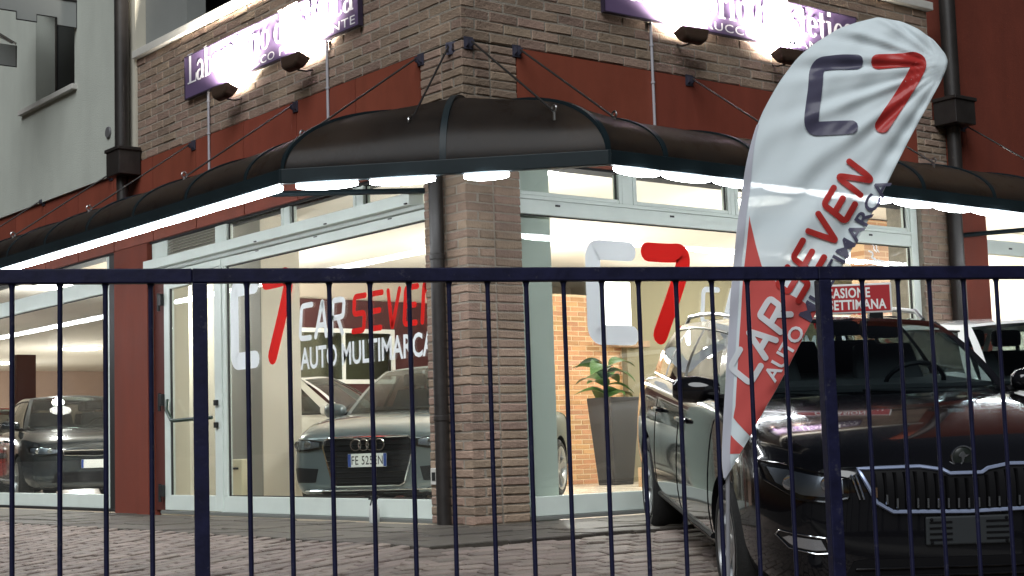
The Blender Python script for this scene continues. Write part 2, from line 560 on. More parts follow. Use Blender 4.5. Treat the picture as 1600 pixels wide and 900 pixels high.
def serif_glyph(ch):
    T, t = .17, .055
    S = []

    def st(p, w=T): S.append((p, w))

    def ser(x, y, l=.16): S.append(([(x - l, y), (x + l, y)], t))

    def ring(cx, cy, rx, ry, a0=0, a1=360, thick=T, thin=t):
        p = arc(cx, cy, rx, ry, a0, a1, 20)
        S.append((p, modw(p, cx, cy, thick, thin)))
    w = .5
    if ch == 'L':
        st([(.2, 0), (.2, 1)]); ser(.2, .975, .2); S.append(([(0, .025), (.66, .025)], t)); S.append(([(.63, .0), (.67, .28)], .06)); w = .72
    elif ch == 'E':
        st([(.2, 0), (.2, 1)]); S.append(([(0, .975), (.62, .975)], t)); S.append(([(0, .025), (.66, .025)], t)); S.append(([(.2, .5), (.5, .5)], t))
        for x, y0, y1 in ((.62, .76, 1), (.66, 0, .26), (.5, .4, .6)): S.append(([(x, y0), (x, y1)], .06))
        w = .74
    elif ch == 'a':
        ring(.2, .17, .15, .16, 60, 330); st([(.42, .02), (.42, .44)]); p = arc(.24, .44, .19, .18, 0, 165); S.append((p, [T * .9 - .08 * i / 14 for i in range(15)])); ser(.48, .03, .08); w = .56
    elif ch == 'b':
        st([(.16, 0), (.16, 1)]); ser(.1, .975, .1); ring(.33, .31, .19, .285, -150, 150); w = .6
    elif ch == 'd':
        st([(.45, 0), (.45, 1)]); ser(.39, .975, .1); ser(.51, .03, .08); ring(.27, .31, .19, .285, 30, 330); w = .62
    elif ch == 'o':
        ring(.29, .31, .21, .285); w = .6
    elif ch == 'r':
        st([(.16, 0), (.16, .6)]); ser(.1, .585, .1); ser(.16, .025); p = arc(.33, .42, .14, .17, 170, 40, 8); S.append((p, [.07 + .012 * i for i in range(9)])); w = .48
    elif ch == 't':
        st([(.18, .1), (.18, .82)]); S.append(([(0, .57), (.36, .57)], t)); p = arc(.29, .13, .11, .11, 180, 330, 8); S.append((p, [.15 - .01 * i for i in range(9)])); w = .42
    elif ch == 'i':
        st([(.16, 0), (.16, .6)]); ser(.1, .585, .1); ser(.16, .025); S.append(([(.16, .76), (.16, .9)], T)); w = .36
    elif ch == 's':
        p = arc(.2, .46, .14, .13, 40, 270, 10) + arc(.2, .17, .15, .15, 90, -140, 10)
        S.append((p, [.07 + .09 * math.exp(-((i - 10.5) / 5) ** 2) for i in range(len(p))])); w = .42
    elif ch == 'e':
        ring(.27, .31, .19, .285, 5, 320); S.append(([(.1, .34), (.46, .34)], t)); w = .54
    elif ch == 'c':
        ring(.27, .31, .19, .285, 40, 320); S.append(([(.38, .46), (.42, .48)], .13)); w = .52
    elif ch == "'":
        S.append(([(.08, .98), (.1, .86), (.05, .72)], [.15, .13, .04])); w = .24
    elif ch == ' ':
        w = .3
    return S, w


def lay_strokes(strokes, fn, mb, h=.0, step=.0004):
    """strokes: list of (pts, width, cap); fn(u,v,h)->3D"""
    for k, (p, w, cap) in enumerate(strokes):
        vs, fs = ribbon(p, w, cap)
        mb.add([fn(u, v, h + k * step) for u, v in vs], fs)


def round_text(txt, u0, v0, cw, chh, gap, sw, slant=0.0):
    out = []
    u = u0
    for ch in txt:
        if ch == ' ':
            u += cw * .75; continue
        for s in ROUND[ch]:
            q = chaikin(s)
            out.append(([(u + x * cw + slant * y * chh, v0 + y * chh) for x, y in q], sw, True))
        u += cw + gap
    return out, u


def serif_text(txt, u0, v0, size, track=.0):
    out = []
    u = u0
    for ch in txt:
        S, w = serif_glyph(ch)
        for p, wd in S:
            out.append(([(u + x * size, v0 + y * size) for x, y in p], [q * size for q in wd] if isinstance(wd, list) else wd * size, False))
        u += (w + track) * size
    return out, u


def text_tris(txt, u0, u1, v0, v1, bold=.0, spacing=1.0):
    """plain sans lettering stretched into the box u0..u1 x v0..v1: verts2d, faces"""
    cu = bpy.data.curves.new('t', 'FONT')
    cu.body = txt
    cu.size = 1
    cu.offset = bold
    cu.space_character = spacing
    cu.resolution_u = 3
    ob = bpy.data.objects.new('t', cu)
    COL.objects.link(ob)
    dg = bpy.context.evaluated_depsgraph_get()
    me = bpy.data.meshes.new_from_object(ob.evaluated_get(dg))
    vs = [(v.co.x, v.co.y) for v in me.vertices]
    fs = [tuple(p.vertices) for p in me.polygons]
    bpy.data.objects.remove(ob); bpy.data.curves.remove(cu); bpy.data.meshes.remove(me)
    xs = [p[0] for p in vs]; ys = [p[1] for p in vs]
    ax, bx_, ay, by = min(xs), max(xs), min(ys), max(ys)
    return [(u0 + (x - ax) / (bx_ - ax) * (u1 - u0), v0 + (y - ay) / (by - ay) * (v1 - v0)) for x, y in vs], fs


def left_fn(y0, x=0.0):
    return lambda u, v, h: (x - h, y0 - u, v)


def right_fn(x0, y=0.0):
    return lambda u, v, h: (x0 + u, y - h, v)

# ------------------------------------------------------------------ ground
def ground_e(x, y):
    return max(0.0, -1.42 - x, -1.48 - y)


def ground_z(x, y):
    e = ground_e(x, y)
    return -.095 * min(e, 6.5)


def lines(a, b, must, step):
    s = {a, b, *must}
    k = a
    while k < b:
        s.add(round(k, 3)); k += step
    return sorted(s)


gx = sorted(set([-600, -200, -60, -25] + lines(-14, 16, [-1.42, -7.92], .5) + [25, 60, 200, 600]))
gy = sorted(set([-600, -200, -60, -25] + lines(-14, 16, [-1.48, -7.98], .5) + [25, 60, 200, 600]))
mb = MB()
mb.add([(x, y, ground_z(x, y) - (.2 if x > -.2 and y > -.2 else .045)) for x in gx for y in gy],
       [(i * len(gy) + j, (i + 1) * len(gy) + j, (i + 1) * len(gy) + j + 1, i * len(gy) + j + 1) for i in range(len(gx) - 1) for j in range(len(gy) - 1)])
tag(mb.build('ground', sand_m), 'dark sand bed under the brick paving of the forecourt', kind='structure')

# fence line, needed to bound the paving
FD = Vector((math.cos(-.43), math.sin(-.43), 0))
FN = Vector((FD.y, -FD.x, 0))            # towards the camera
FP = Vector((-4.237, -4.623, 0))

mb = MB()                                 # street outside the fence
a, b = FP - FD * 300, FP + FD * 300
rows = [.35, 1.0, 2.0, 3.0, 4.5, 6, 10, 30, 300]
ks = [-300, -60, -20, -12, -8, -5, -3, -1, 1, 3, 5, 8, 12, 20, 60, 300]
mb.add([(*(FP + FD * k + FN * r).to_2d(), ground_z(*(FP + FD * k + FN * r).to_2d()) - .02) for r in rows for k in ks],
       [(i * len(ks) + j, (i + 1) * len(ks) + j, (i + 1) * len(ks) + j + 1, i * len(ks) + j + 1) for i in range(len(rows) - 1) for j in range(len(ks) - 1)])
tag(mb.build('street', asphalt_m), 'dark asphalt of the street outside the blue fence', kind='structure')


def rough_box(l, w, h, bev, seed, top=0.004):
    """small block with a softened, uneven top; origin at the centre of its top"""
    r = random.Random(seed)
    mb = MB()
    q = [(-l / 2, -w / 2), (l / 2, -w / 2), (l / 2, w / 2), (-l / 2, w / 2)]
    lo = [(x, y, -h) for x, y in q]
    mi = [(x + r.uniform(-1, 1) * bev * .4, y + r.uniform(-1, 1) * bev * .4, -bev) for x, y in q]
    hi = [(x * (1 - 2 * bev / l), y * (1 - 2 * bev / w), r.uniform(-top, 0)) for x, y in q]
    fs = [(8, 9, 10, 11)]
    for i in range(4):
        j = (i + 1) % 4
        fs += [(i, j, 4 + j, 4 + i), (4 + i, 4 + j, 8 + j, 8 + i)]
    return mb.add(lo + mi + hi, fs)


# paving: one object per block for the 300 that show largest, the rest in one mass
paving = thing('paving', None, None, kind='structure')
pav_meshes = [rough_box(.187, .087, .06, .008, 40 + i).mesh('paver', paver_m) for i in range(6)]
cells = []
fwd = CF.copy()
for j in range(-58, 112):
    y = -1.48 - .05 + j * .1
    for i in range(-34, 32):
        x = i * .2 + (.1 if j % 2 else 0)
        if ground_e(x, y) < .06: continue
        if (Vector((x, y, 0)) - FP).dot(FN) > .25: continue
        if x < -6.6 or x > 5.0: continue
        p = Vector((x, y, ground_z(x, y)))
        d = p - CAMP
        z = d.dot(CF)
        u = 800 + 2396 * d.dot(CR) / z
        v = 450 - 2396 * d.dot(CU) / z
        vis = (-10 < u < 1130 and v < 905)
        cells.append((0 if vis else 1, z, x, y, p))
cells.sort()
rest = MB()
for k, (_, z, x, y, p) in enumerate(cells):
    ex = -1.42 - x; ey = -1.48 - y
    tilt = (0, -math.atan(.095) * -1, 0) if ex > ey else (math.atan(.095), 0, 0)
    rz = random.gauss(0, .012)
    hgt = random.gauss(0, .0035)
    if k < 300:
        o = bpy.data.objects.new('paver', pav_meshes[k % 6])
        o.location = (x, y, p.z + hgt); o.rotation_euler = (tilt[0] + random.gauss(0, .012), (-math.atan(.095) if ex > ey else 0) + random.gauss(0, .012), rz)
        link(o, paving)
    else:
        t = rough_box(.187, .087, .05, .008, k)
        m4 = Matrix.Translation((x, y, p.z + hgt)) @ Matrix.Rotation((-math.atan(.095) if ex > ey else 0), 4, 'Y') @ Matrix.Rotation(tilt[0], 4, 'X') @ Matrix.Rotation(rz, 4, 'Z')
        rest.add([m4 @ Vector(q) for q in t.v], t.f)
mo = rest.build('pavers', mat('paver_mass', (.225, .178, .152), .6, var=.35, vscale=9, bump=.5, bscale=90, stain=.3), paving)
mo['kind'] = 'stuff'

# stone apron along both fronts
apron = thing('apron', None, None, kind='structure')
box('bed', (-1.4, -1.46, -.12), (13.0, 0.3, -.022), mortar_m, apron)
box('bed', (-1.4, 0.3, -.12), (0.3, 13.0, -.022), mortar_m, apron)


def apron_stones(u0, u1, v0, v1, fn):
    """random-length slabs in uneven rows; fn(u,v)->(x,y)"""
    r = random.Random(5)
    nrow = 4
    vb = [v0 + (v1 - v0) * k / nrow + (r.uniform(-.05, .05) if 0 < k < nrow else 0) for k in range(nrow + 1)]
    for k in range(nrow):
        u = u0
        pj = 0.0
        while u < u1 - .05:
            l = min(r.uniform(.28, .62), u1 - u)
            if u1 - u - l < .2: l = u1 - u
            j = r.uniform(-.06, .06)
            g = .007
            last = u + l >= u1 - 1e-6
            q = [(u + g - (0 if u == u0 else pj), vb[k] + g), (u + l - g - (0 if last else j), vb[k] + g), (u + l - g + (0 if last else j), vb[k + 1] - g), (u + g + (0 if u == u0 else pj), vb[k + 1] - g)]
            c = [sum(t[0] for t in q) / 4, sum(t[1] for t in q) / 4]
            cx, cy = fn(*c)
            top = r.uniform(-.005, .004)
            loc = []
            for s, hh in ((1, -.06), (1, -.008), (.965, 0)):
                for t in q:
                    X, Y = fn(c[0] + (t[0] - c[0]) * s, c[1] + (t[1] - c[1]) * s)
                    loc.append((X - cx, Y - cy, hh + (r.uniform(-.003, .003) if hh == 0 else 0)))
            fs = [(8, 9, 10, 11)] + [(a + i, a + (i + 1) % 4, a + 4 + (i + 1) % 4, a + 4 + i) for a in (0, 4) for i in range(4)]
            o = MB().add(loc, fs).build('stone_slab', apron_m, apron)
            o.location = (cx, cy, top)
            pj = j
            u += l


apron_stones(-1.42, 3.0, 0, 1.44, lambda u, v: (u, -1.48 + v))
apron_stones(-.04, 6.6, 0, 1.36, lambda u, v: (-1.42 + v, u))
mb = MB().box((3.0, -1.44, -.02), (12.5, -.04, .0)).box((-1.4, 6.6, -.02), (-.06, 12.5, .0))
mb.build('concrete_slab', apron_m, apron)

# ------------------------------------------------------------------ brickwork
BR = {}


def brick_mesh(l, d, h, m, k):
    key = (round(l, 3), round(d, 3), round(h, 3), m.name, k)
    if key not in BR:
        r = random.Random(hash((round(l * 1000), round(d * 1000), k)))
        b = .0065
        J = lambda: r.uniform(-.0032, .0032)
        mb = MB()
        # front face towards -y, bevelled front edges
        X, Z = l / 2, h / 2
        back = [(-X, d, -Z), (X, d, -Z), (X, d, Z), (-X, d, Z)]
        mid = [(-X + J(), b, -Z + J()), (X + J(), b, -Z + J()), (X + J(), b, Z + J()), (-X + J(), b, Z + J())]
        fr = [(-X + b, J(), -Z + b), (X - b, J(), -Z + b), (X - b, J(), Z - b), (-X + b, J(), Z - b)]
        fs = [(8, 9, 10, 11), (3, 2, 1, 0)]
        for i in range(4):
            j = (i + 1) % 4
            fs += [(i, j, 4 + j, 4 + i), (4 + i, 4 + j, 8 + j, 8 + i)]
        BR[key] = mb.add(back + mid + fr, fs).mesh('brick', m)
    return BR[key]


def put_brick(parent, l, d, h, m, loc, rz, name='brick'):
    o = bpy.data.objects.new(name, brick_mesh(l, d, h, m, random.randrange(4)))
    o.location = loc
    o.rotation_euler = (random.gauss(0, .008), random.gauss(0, .008), rz)
    return link(o, parent)


def brick_face(parent, u0, u1, z0, z1, ch, bl, fn, rz, m, proud=.0025, cap=None):
    """running bond in one plane; fn(u,z,h)->loc"""
    n = int(round((z1 - z0) / ch))
    ch = (z1 - z0) / n
    g = .011
    cnt = 0
    for c in range(n):
        u = u0 - (bl / 2 if c % 2 else 0)
        z = z0 + (c + .5) * ch
        while u < u1 - .01:
            a, b = max(u, u0), min(u + bl, u1)
            if b - a > .05:
                put_brick(parent, round((b - a - g) / .01) * .01, .05, ch - g, m, fn((a + b) / 2, z, proud + random.gauss(0, .0018)), rz)
                cnt += 1
            u += bl
    return cnt


# corner pillar: bricks wrap round the corner
PZ = 3.44
pil = thing('corner_pillar', 'brown brick corner pillar standing between the two glazed shop fronts', 'pillar')
box('mortar_core', (.008, .008, -.02), (.492, .514, PZ), mortar_m, pil)
n = 53; ch = PZ / n; g = .011; D = .11
for c in range(n):
    z = (c + .5) * ch
    if c % 2 == 0:
        R = [(0, .25), (.26, .50)]; Lf = [(.12, .25), (.26, .52)]
        first = 'R'
    else:
        R = [(.12, .25), (.26, .50)]; Lf = [(0, .25), (.26, .52)]
    for a, b in R:
        put_brick(pil, b - a - g * .5, .10, ch - g, brick_m, ((a + b) / 2 + .0, random.gauss(0, .0015), z), 0)
    for a, b in Lf:
        put_brick(pil, b - a - g * .5, .10, ch - g, brick_m, (random.gauss(0, .0015), (a + b) / 2, z), -PI / 2)
box('switch_box', (-.012, .42, .28), (.02, .50, .40), stone_m, pil, .004)
MB().box((-.016, .44, .31), (-.010, .48, .37)).build('switch_face', gasket_m, pil)

# upper brick parapets
wl = thing('brick_wall', 'brick parapet wall above the canopy carrying the purple sign, left of the corner', 'wall', group='brick parapet walls')
box('mortar_core', (.008, .009, 3.452), (.25, 5.43, 4.478), mortar_m, wl)
brick_face(wl, 0, 5.43, 3.45, 4.48, .077, .262, lambda u, z, h: (-h + .004, u, z), -PI / 2, brick_m)
wr = thing('brick_wall', 'brick parapet wall above the canopy carrying the purple sign, right of the corner', 'wall', group='brick parapet walls')
box('mortar_core', (.25, .008, 3.452), (5.46, .25, 4.478), mortar_m, wr)
brick_face(wr, 0, 5.46, 3.45, 4.48, .077, .262, lambda u, z, h: (u, -h + .004, z), 0, brick_m)
# second pillar on the right-hand front
pr = thing('brick_pillar', 'narrow brick pillar beside the dark downpipe and the right red column', 'pillar')
box('mortar_core', (5.205, .008, -.02), (5.64, .4, 3.44), mortar_m, pr)
brick_face(pr, 5.20, 5.645, 0, 3.445, .065, .225, lambda u, z, h: (u, -h + .002, z), 0, brick_m)

# stone copings of the parapets
cp = MB().box((-.05, -.05, 4.482), (.28, 5.44, 4.56)).build('stone_coping', stone_m, wl, bevel=.008)
cp = MB().box((.283, -.05, 4.482), (5.5, .28, 4.56)).build('stone_coping', stone_m, wr, bevel=.008)

# loggia behind the left parapet
lg = thing('loggia', 'dark recessed loggia with a grey side wall above the left brick parapet', 'loggia')
box('side_wall', (.10, 4.52, 4.56), (.30, 5.43, 7.0), mat('loggia_grey', (.22, .23, .22), .8, var=.05), lg)
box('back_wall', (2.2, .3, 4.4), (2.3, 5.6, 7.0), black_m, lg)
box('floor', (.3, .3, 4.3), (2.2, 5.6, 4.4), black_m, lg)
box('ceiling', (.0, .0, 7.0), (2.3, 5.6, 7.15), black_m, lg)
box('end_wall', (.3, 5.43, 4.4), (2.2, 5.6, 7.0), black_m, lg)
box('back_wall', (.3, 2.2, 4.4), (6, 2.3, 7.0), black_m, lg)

# pale vertical trim between brick and plaster
tag(box('corner_trim', (-.012, 5.435, 3.48), (.25, 5.60, 7.2), cream_m), 'cream rendered strip between the left brick parapet and the downpipe', 'wall trim')

# plaster upper storey on the left with its window
pw = thing('plaster_wall', 'pale grey-green plastered upper storey with a dark window', 'wall')
mb = MB()
Y0, Y1, WZ0, WZ1, WY0, WY1 = 5.602, 14.0, 4.53, 5.75, 6.93, 8.04
mb.box((-.03, Y0, 3.39), (.3, Y1, WZ0)); mb.box((-.03, Y0, WZ1), (.3, Y1, 7.2))
mb.box((-.03, Y0, WZ0), (.3, WY0, WZ1)); mb.box((-.03, WY1, WZ0), (.3, Y1, WZ1))
mb.build('wall', plaster_m, pw)
wi = box('window', (.20, WY0, WZ0), (.24, WY1, WZ1), mat('dark_shutter', (.012, .013, .015), .35), pw)
MB().box((.19, WY0 + .005, WZ0), (.2, WY0 + .05, WZ1)).box((.19, WY1 - .05, WZ0), (.2, WY1 - .005, WZ1)).build('frame', mat('window_brown', (.03, .025, .02), .5), wi).matrix_parent_inverse = Matrix.Translation(-wi.location)
MB().box((-.09, 6.86, 4.47), (.19, 8.45, 4.53)).build('stone_sill', stone_m, pw, bevel=.006)
MB().lathe([(.0, -.05), (.055, -.05), (.062, -.042), (.062, -.03)], 20, 'x', (.0, 6.04, 3.85)).build('vent_cap', mat('vent_grey', (.12, .12, .125), .5), pw, smooth=True)

# red upper wall on the far right
tag(box('red_wall', (5.78, -.006, 3.0), (14, .3, 7.2), red_m), 'dark red rendered upper wall at the right end of the building', 'wall')

# fascia of red panels under brick and plaster
fl_ = thing('fascia', 'band of dark red panels above the left canopy', 'fascia', group='red panel fascias')
edges = [.523] + [1.41 + .917 * k for k in range(11)]
for a, b in zip(edges[:-1], edges[1:]):
    box('panel', (.0, a + .009, 2.62), (.03, b - .009, 3.385 if a > 5.3 else 3.445), redpanel_m, fl_)
box('backing', (.03, .53, 2.6), (.2, 11, 3.384), black_m, fl_)
fr_ = thing('fascia', 'band of dark red panels above the right canopy', 'fascia', group='red panel fascias')
edges = [.503, 1.86, 3.7, 5.2]
for a, b in zip(edges[:-1], edges[1:]):
    box('panel', (a + .002, .0, 2.62), (b - .002, .03, 3.445), redpanel_m, fr_)
box('panel', (5.65, .0, 2.62), (5.775, .03, 3.445), redpanel_m, fr_)
box('backing', (.51, .03, 2.6), (5.19, .2, 3.44), black_m, fr_)

# red columns
rcl = tag(box('red_column', (-.0, 5.225, -.02), (.35, 6.005, 2.615), red_m, bevel=.006), 'dark red rendered column between the far-left window and the glass door', 'column', 'red columns')
rcr = tag(box('red_column', (5.65, -.004, -.02), (6.19, .35, 2.615), red_m, bevel=.006), 'dark red rendered column at the right beside the black downpipe', 'column', 'red columns')

# ------------------------------------------------------------------ shop fronts
GX = .085      # glass plane depth behind the face


def frame_bar(parent, mapf, u0, u1, v0, v1, d0, d1, name='frame_bar', m=None, bevel=.004):
    p, q = mapf(u0, v0, d0), mapf(u1, v1, d1)
    return box(name, p, q, m or alu_m, parent, bevel)


def ml(u, v, d): return (d, u, v)      # left front: u=y


def mr(u, v, d): return (u, d, v)      # right front: u=x


# left front (door + large window)
sf = thing('shop_front', 'pale aluminium shop front with glass door and large lettered window, left of the corner pillar', 'shop front')
B = lambda *a, **k: frame_bar(sf, ml, *a, **k)
B(.525, 3.80, .03, .17, .06, .115, name='sill_panel')
B(.525, 5.03, 0, .028, .03, .14, name='threshold', m=mat('threshold_grey', (.16, .17, .16), .5))
B(.525, 3.80, 2.222, 2.30, .055, .12)
B(3.83, 5.03, 2.235, 2.30, .055, .12)
B(.64, 5.22, 2.335, 2.425, -.045, .09, name='sliding_track')
B(.525, 5.22, 2.303, 2.333, .02, .12, m=mat('shade_aluminium', (.42, .46, .43), .45))
B(.525, 5.22, 2.427, 2.445, .04, .12)
B(3.80, 3.835, .03, 2.30, .05, .125, name='mullion')
B(3.735, 3.797, .172, 2.22, .06, .115)
B(.525, .545, .172, 2.22, .06, .115)
for k, y in enumerate((.66, 1.8, 2.95)):
    MB().box((-.056, y, 2.34), (-.0465, y + .035, 2.35)).build('drain_slot', gasket_m, sf)
for y in (1.02, 2.12, 3.1):
    MB().box((.050, y, 2.285), (.0545, y + .05, 2.293)).build('drain_slot', gasket_m, sf)
gl = MB().box((GX, .545, .17), (GX + .008, 3.735, 2.222)).build('pane', glass_m, sf)
MB().box((GX - .006, .546, .172), (GX + .014, 3.734, .180)).box((GX - .006, 3.726, .18), (GX + .014, 3.734, 2.214)).box((GX - .006, .546, 2.214), (GX + .014, 3.734, 2.2215)).build('gasket', gasket_m, sf)
# upper lights
for a, b in ((.545, 1.41), (1.56, 2.55), (2.70, 3.68)):
    B(a - .04, a, 2.445, 2.95, .05, .12); B(b, b + .04, 2.445, 2.95, .05, .12)
    B(a, b, 2.60, 2.95, .05, .12, name='head_panel')
    MB().box((GX, a, 2.445), (GX + .008, b, 2.60)).build('pane', glass_m, sf)
    MB().box((GX - .012, b - .014, 2.446), (GX - .002, b - .002, 2.599)).build('gasket', gasket_m, sf)
for a, b in ((1.45, 1.52), (2.59, 2.66)):
    B(a, b, 2.445, 2.95, .055, .11)
B(3.72, 3.90, 2.445, 2.95, .05, .12); B(4.88, 5.22, 2.445, 2.95, .05, .12); B(3.90, 4.88, 2.62, 2.95, .05, .12, name='head_panel')
for k in range(6):
    z = 2.455 + k * .027
    MB().add([(.05, 3.905, z), (.05, 4.875, z), (.09, 4.875, z + .03), (.09, 3.905, z + .03), (.056, 3.905, z - .004), (.056, 4.875, z - .004), (.096, 4.875, z + .026), (.096, 3.905, z + .026)],
             [(0, 1, 2, 3), (7, 6, 5, 4), (0, 4, 5, 1), (2, 6, 7, 3), (0, 3, 7, 4), (1, 5, 6, 2)]).build('louvre_slat', mat('louvre_grey', (.40, .38, .32), .5), sf)
box('louvre_back', (.11, 3.9, 2.445), (.12, 4.88, 2.62), gasket_m, sf)
# glass door
dr = bpy.data.objects.new('door', None); link(dr, sf)
D = lambda *a, **k: frame_bar(dr, ml, *a, **k)
D(4.87, 4.985, .035, 2.232, .058, .112, name='stile'); D(3.84, 3.955, .035, 2.232, .058, .112, name='stile')
D(3.957, 4.868, .035, .175, .058, .112, name='rail'); D(3.957, 4.868, 2.13, 2.232, .058, .112, name='rail')
MB().box((GX, 3.957, .175), (GX + .008, 4.868, 2.13)).build('pane', glass_m, dr)
MB().box((GX - .02, 4.85, .176), (GX - .004, 4.867, 2.129)).build('gasket', gasket_m, dr)
for z in (.16, 1.02, 1.98):
    box('hinge', (.02, 4.975, z), (.056, 5.03, z + .11), gasket_m, dr, .004)
    MB().tube([(.03, 5.04, z - .05), (.03, 5.04, z + .12)], .016).build('hinge_pin', gasket_m, dr, smooth=True)
MB().tube([(.03, 4.86, 1.07), (.0, 4.82, .97), (.0, 4.72, .875), (.0, 4.66, .868), (.0, 3.99, .875), (.03, 3.95, .875)], .018).build('push_bar', mat('bottle_green', (.01, .03, .018), .35), dr, smooth=True)
for z in (.78, .98):
    box('lock', (.03, 3.88, z), (.057, 3.93, z + .05), gasket_m, dr, .003)
B(4.99, 5.22, .03, 2.30, .075, .125, name='side_jamb', m=mat('dark_red_jamb', (.09, .022, .016), .7))

# lettering on glass
gf = left_fn(3.665, GX - .0035)
gr = right_fn(1.185, GX - .0035)


def shop_lettering(parent, fn):
    mb = MB()
    q = chaikin([(.43, .715), (.2, .715), (.06, .715), (.06, .55), (.06, .22), (.06, .065), (.2, .065), (.43, .065)], 3)
    lay_strokes([([(x, 1.29 + y) for x, y in q], .152, True)], fn, mb)
    mb.build('lettering', white_m, parent, fix=False)
    mb = MB()
    q = chaikin([(.635, .725), (.86, .725), (1.03, .74), (1.0, .58), (.735, .075)], 3)
    lay_strokes([([(x, 1.29 + y) for x, y in q], .152, True)], fn, mb)
    mb.build('lettering', redv_m, parent, fix=False)
    s, u = round_text('CAR', 1.20, 1.475, .165, .27, .085, .045, .12)
    mb = MB(); lay_strokes(s, fn, mb); mb.build('lettering', white_m, parent, fix=False)
    s, u = round_text('SEVEN', 2.02, 1.475, .155, .27, .085, .045, .12)
    mb = MB(); lay_strokes(s, fn, mb); mb.build('lettering', redv_m, parent, fix=False)
    vs_, fs_ = text_tris('AUTO MULTIMARCA', 1.20, 3.12, 1.215, 1.40, bold=.02)
    MB().add([fn(u, v, 0) for u, v in vs_], fs_).build('lettering', white_m, parent, fix=False)


shop_lettering(sf, gf)

# right front
sr = thing('shop_front', 'wide pale aluminium shop window with white and red lettering, right of the corner pillar', 'shop front')
B = lambda *a, **k: frame_bar(sr, mr, *a, **k)
B(.60, 5.19, .03, .17, .06, .115, name='sill_panel')
B(.56, 5.19, 0, .028, .03, .14, name='threshold', m=MATS['threshold_grey'])
B(.50, 5.10, 2.232, 2.34, .055, .12)
B(.50, 5.10, 2.342, 2.37, .05, .12)
B(5.10, 5.195, .172, 2.95, .05, .12, name='mullion')
MB().box((.555, GX, .17), (5.10, GX + .008, 2.232)).build('pane', glass_m, sr)
MB().box((.556, GX - .006, 2.224), (5.099, GX + .014, 2.2315)).box((5.09, GX - .006, .18), (5.099, GX + .014, 2.222)).build('gasket', gasket_m, sr)
for x in (.87, 2.05, 3.3, 4.5):
    MB().box((x, .0505, 2.30), (x + .045, .0545, 2.315)).build('drain_slot', gasket_m, sr)
for a, b in ((.54, 1.51), (1.70, 2.71), (2.84, 3.86), (4.0, 5.05)):
    B(a - .04, a, 2.37, 2.95, .05, .12); B(b, b + .035, 2.37, 2.95, .05, .12)
    B(a, b, 2.66, 2.95, .05, .12, name='head_panel')
    B(a, b, 2.371, 2.40, .052, .12)
    MB().box((a, GX, 2.40), (b, GX + .008, 2.66)).build('pane', glass_m, sr)
    MB().box((b - .014, GX - .012, 2.402), (b - .002, GX - .002, 2.658)).build('gasket', gasket_m, sr)
for a, b in ((1.55, 1.66), (2.75, 2.80), (3.9, 3.96)):
    B(a, b, 2.37, 2.95, .055, .11)
shop_lettering(sr, gr)
# steaming-cup drawing at the right end
mb = MB()
cup = [([(4.56, 2.235), (4.60, 2.215), (4.585, 2.19), (4.625, 2.165)], .014, True), ([(4.60, 2.235), (4.64, 2.215), (4.625, 2.19), (4.66, 2.165)], .012, True),
       ([(4.52, 2.165), (4.57, 2.155), (4.575, 2.13), (4.545, 2.11), (4.60, 2.10)], .016, True), ([(4.58, 2.09), (4.70, 2.085), (4.82, 2.06), (4.90, 2.02), (4.95, 1.95), (4.90, 1.88)], .014, True),
       ([(4.40, 1.98), (4.5, 2.02), (4.6, 2.02)], .03, True)]
lay_strokes([(chaikin(p), w, c) for p, w, c in cup], lambda u, v, h: (u, GX - .0035 - h, v), mb)
mb.build('lettering', white_m, sr, fix=False)

# far-left window
sl = thing('shop_window', 'large shop window at the far left showing a red and a grey car', 'shop window')
B = lambda *a, **k: frame_bar(sl, ml, *a, **k)
B(6.24, 11.5, .03, .17, .06, .115, name='sill_panel'); B(6.02, 11.5, 0, .028, .03, .14, name='threshold', m=MATS['gasket'] if 'gasket' in MATS else gasket_m)
B(6.30, 11.5, 2.232, 2.40, .055, .12); B(6.24, 6.30, .172, 2.95, .05, .12, name='mullion'); B(6.30, 11.5, 2.62, 2.95, .055, .12, name='head_panel')
MB().box((GX, 6.30, .17), (GX + .008, 11.5, 2.232)).build('pane', glass_m, sl)
MB().box((GX, 6.30, 2.40), (GX + .008, 11.5, 2.62)).build('pane', glass_m, sl)
MB().box((GX - .006, 6.301, 2.224), (GX + .014, 11.4, 2.2315)).build('gasket', gasket_m, sl)
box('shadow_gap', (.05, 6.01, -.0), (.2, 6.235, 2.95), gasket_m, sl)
# far-right window
sq = thing('shop_window', 'pale framed shop window at the far right beyond the red column', 'shop window')
B = lambda *a, **k: frame_bar(sq, mr, *a, **k)
B(6.19, 12, .03, .17, .06, .115, name='sill_panel'); B(6.19, 12, 2.232, 2.37, .055, .12); B(6.19, 6.24, .172, 2.95, .06, .115, name='mullion'); B(6.24, 12, 2.66, 2.95, .055, .12, name='head_panel')
MB().box((6.24, GX, .17), (12, GX + .008, 2.232)).build('pane', glass_m, sq)
MB().box((6.24, GX, 2.37), (12, GX + .008, 2.66)).build('pane', glass_m, sq)
MB().box((6.62, .0505, 2.29), (6.67, .0545, 2.305)).build('drain_slot', gasket_m, sq)

# ------------------------------------------------------------------ canopy
CD, CZ, CB = 1.3, 2.42, .45
can = thing('canopy', 'dark bronze curved polycarbonate canopy wrapping round the corner of the building', 'canopy')
LR = [.30, .82] + [.82 + .925 * k for k in range(1, 15)]
RR = [.20, .715] + [.715 + .93 * k for k in range(1, 12)]
MID = (-.55, -.50)
stations = [((0, y), (-CD, y)) for y in reversed(LR)] + [((0, 0), MID)] + [((x, 0), (x, -CD)) for x in RR]


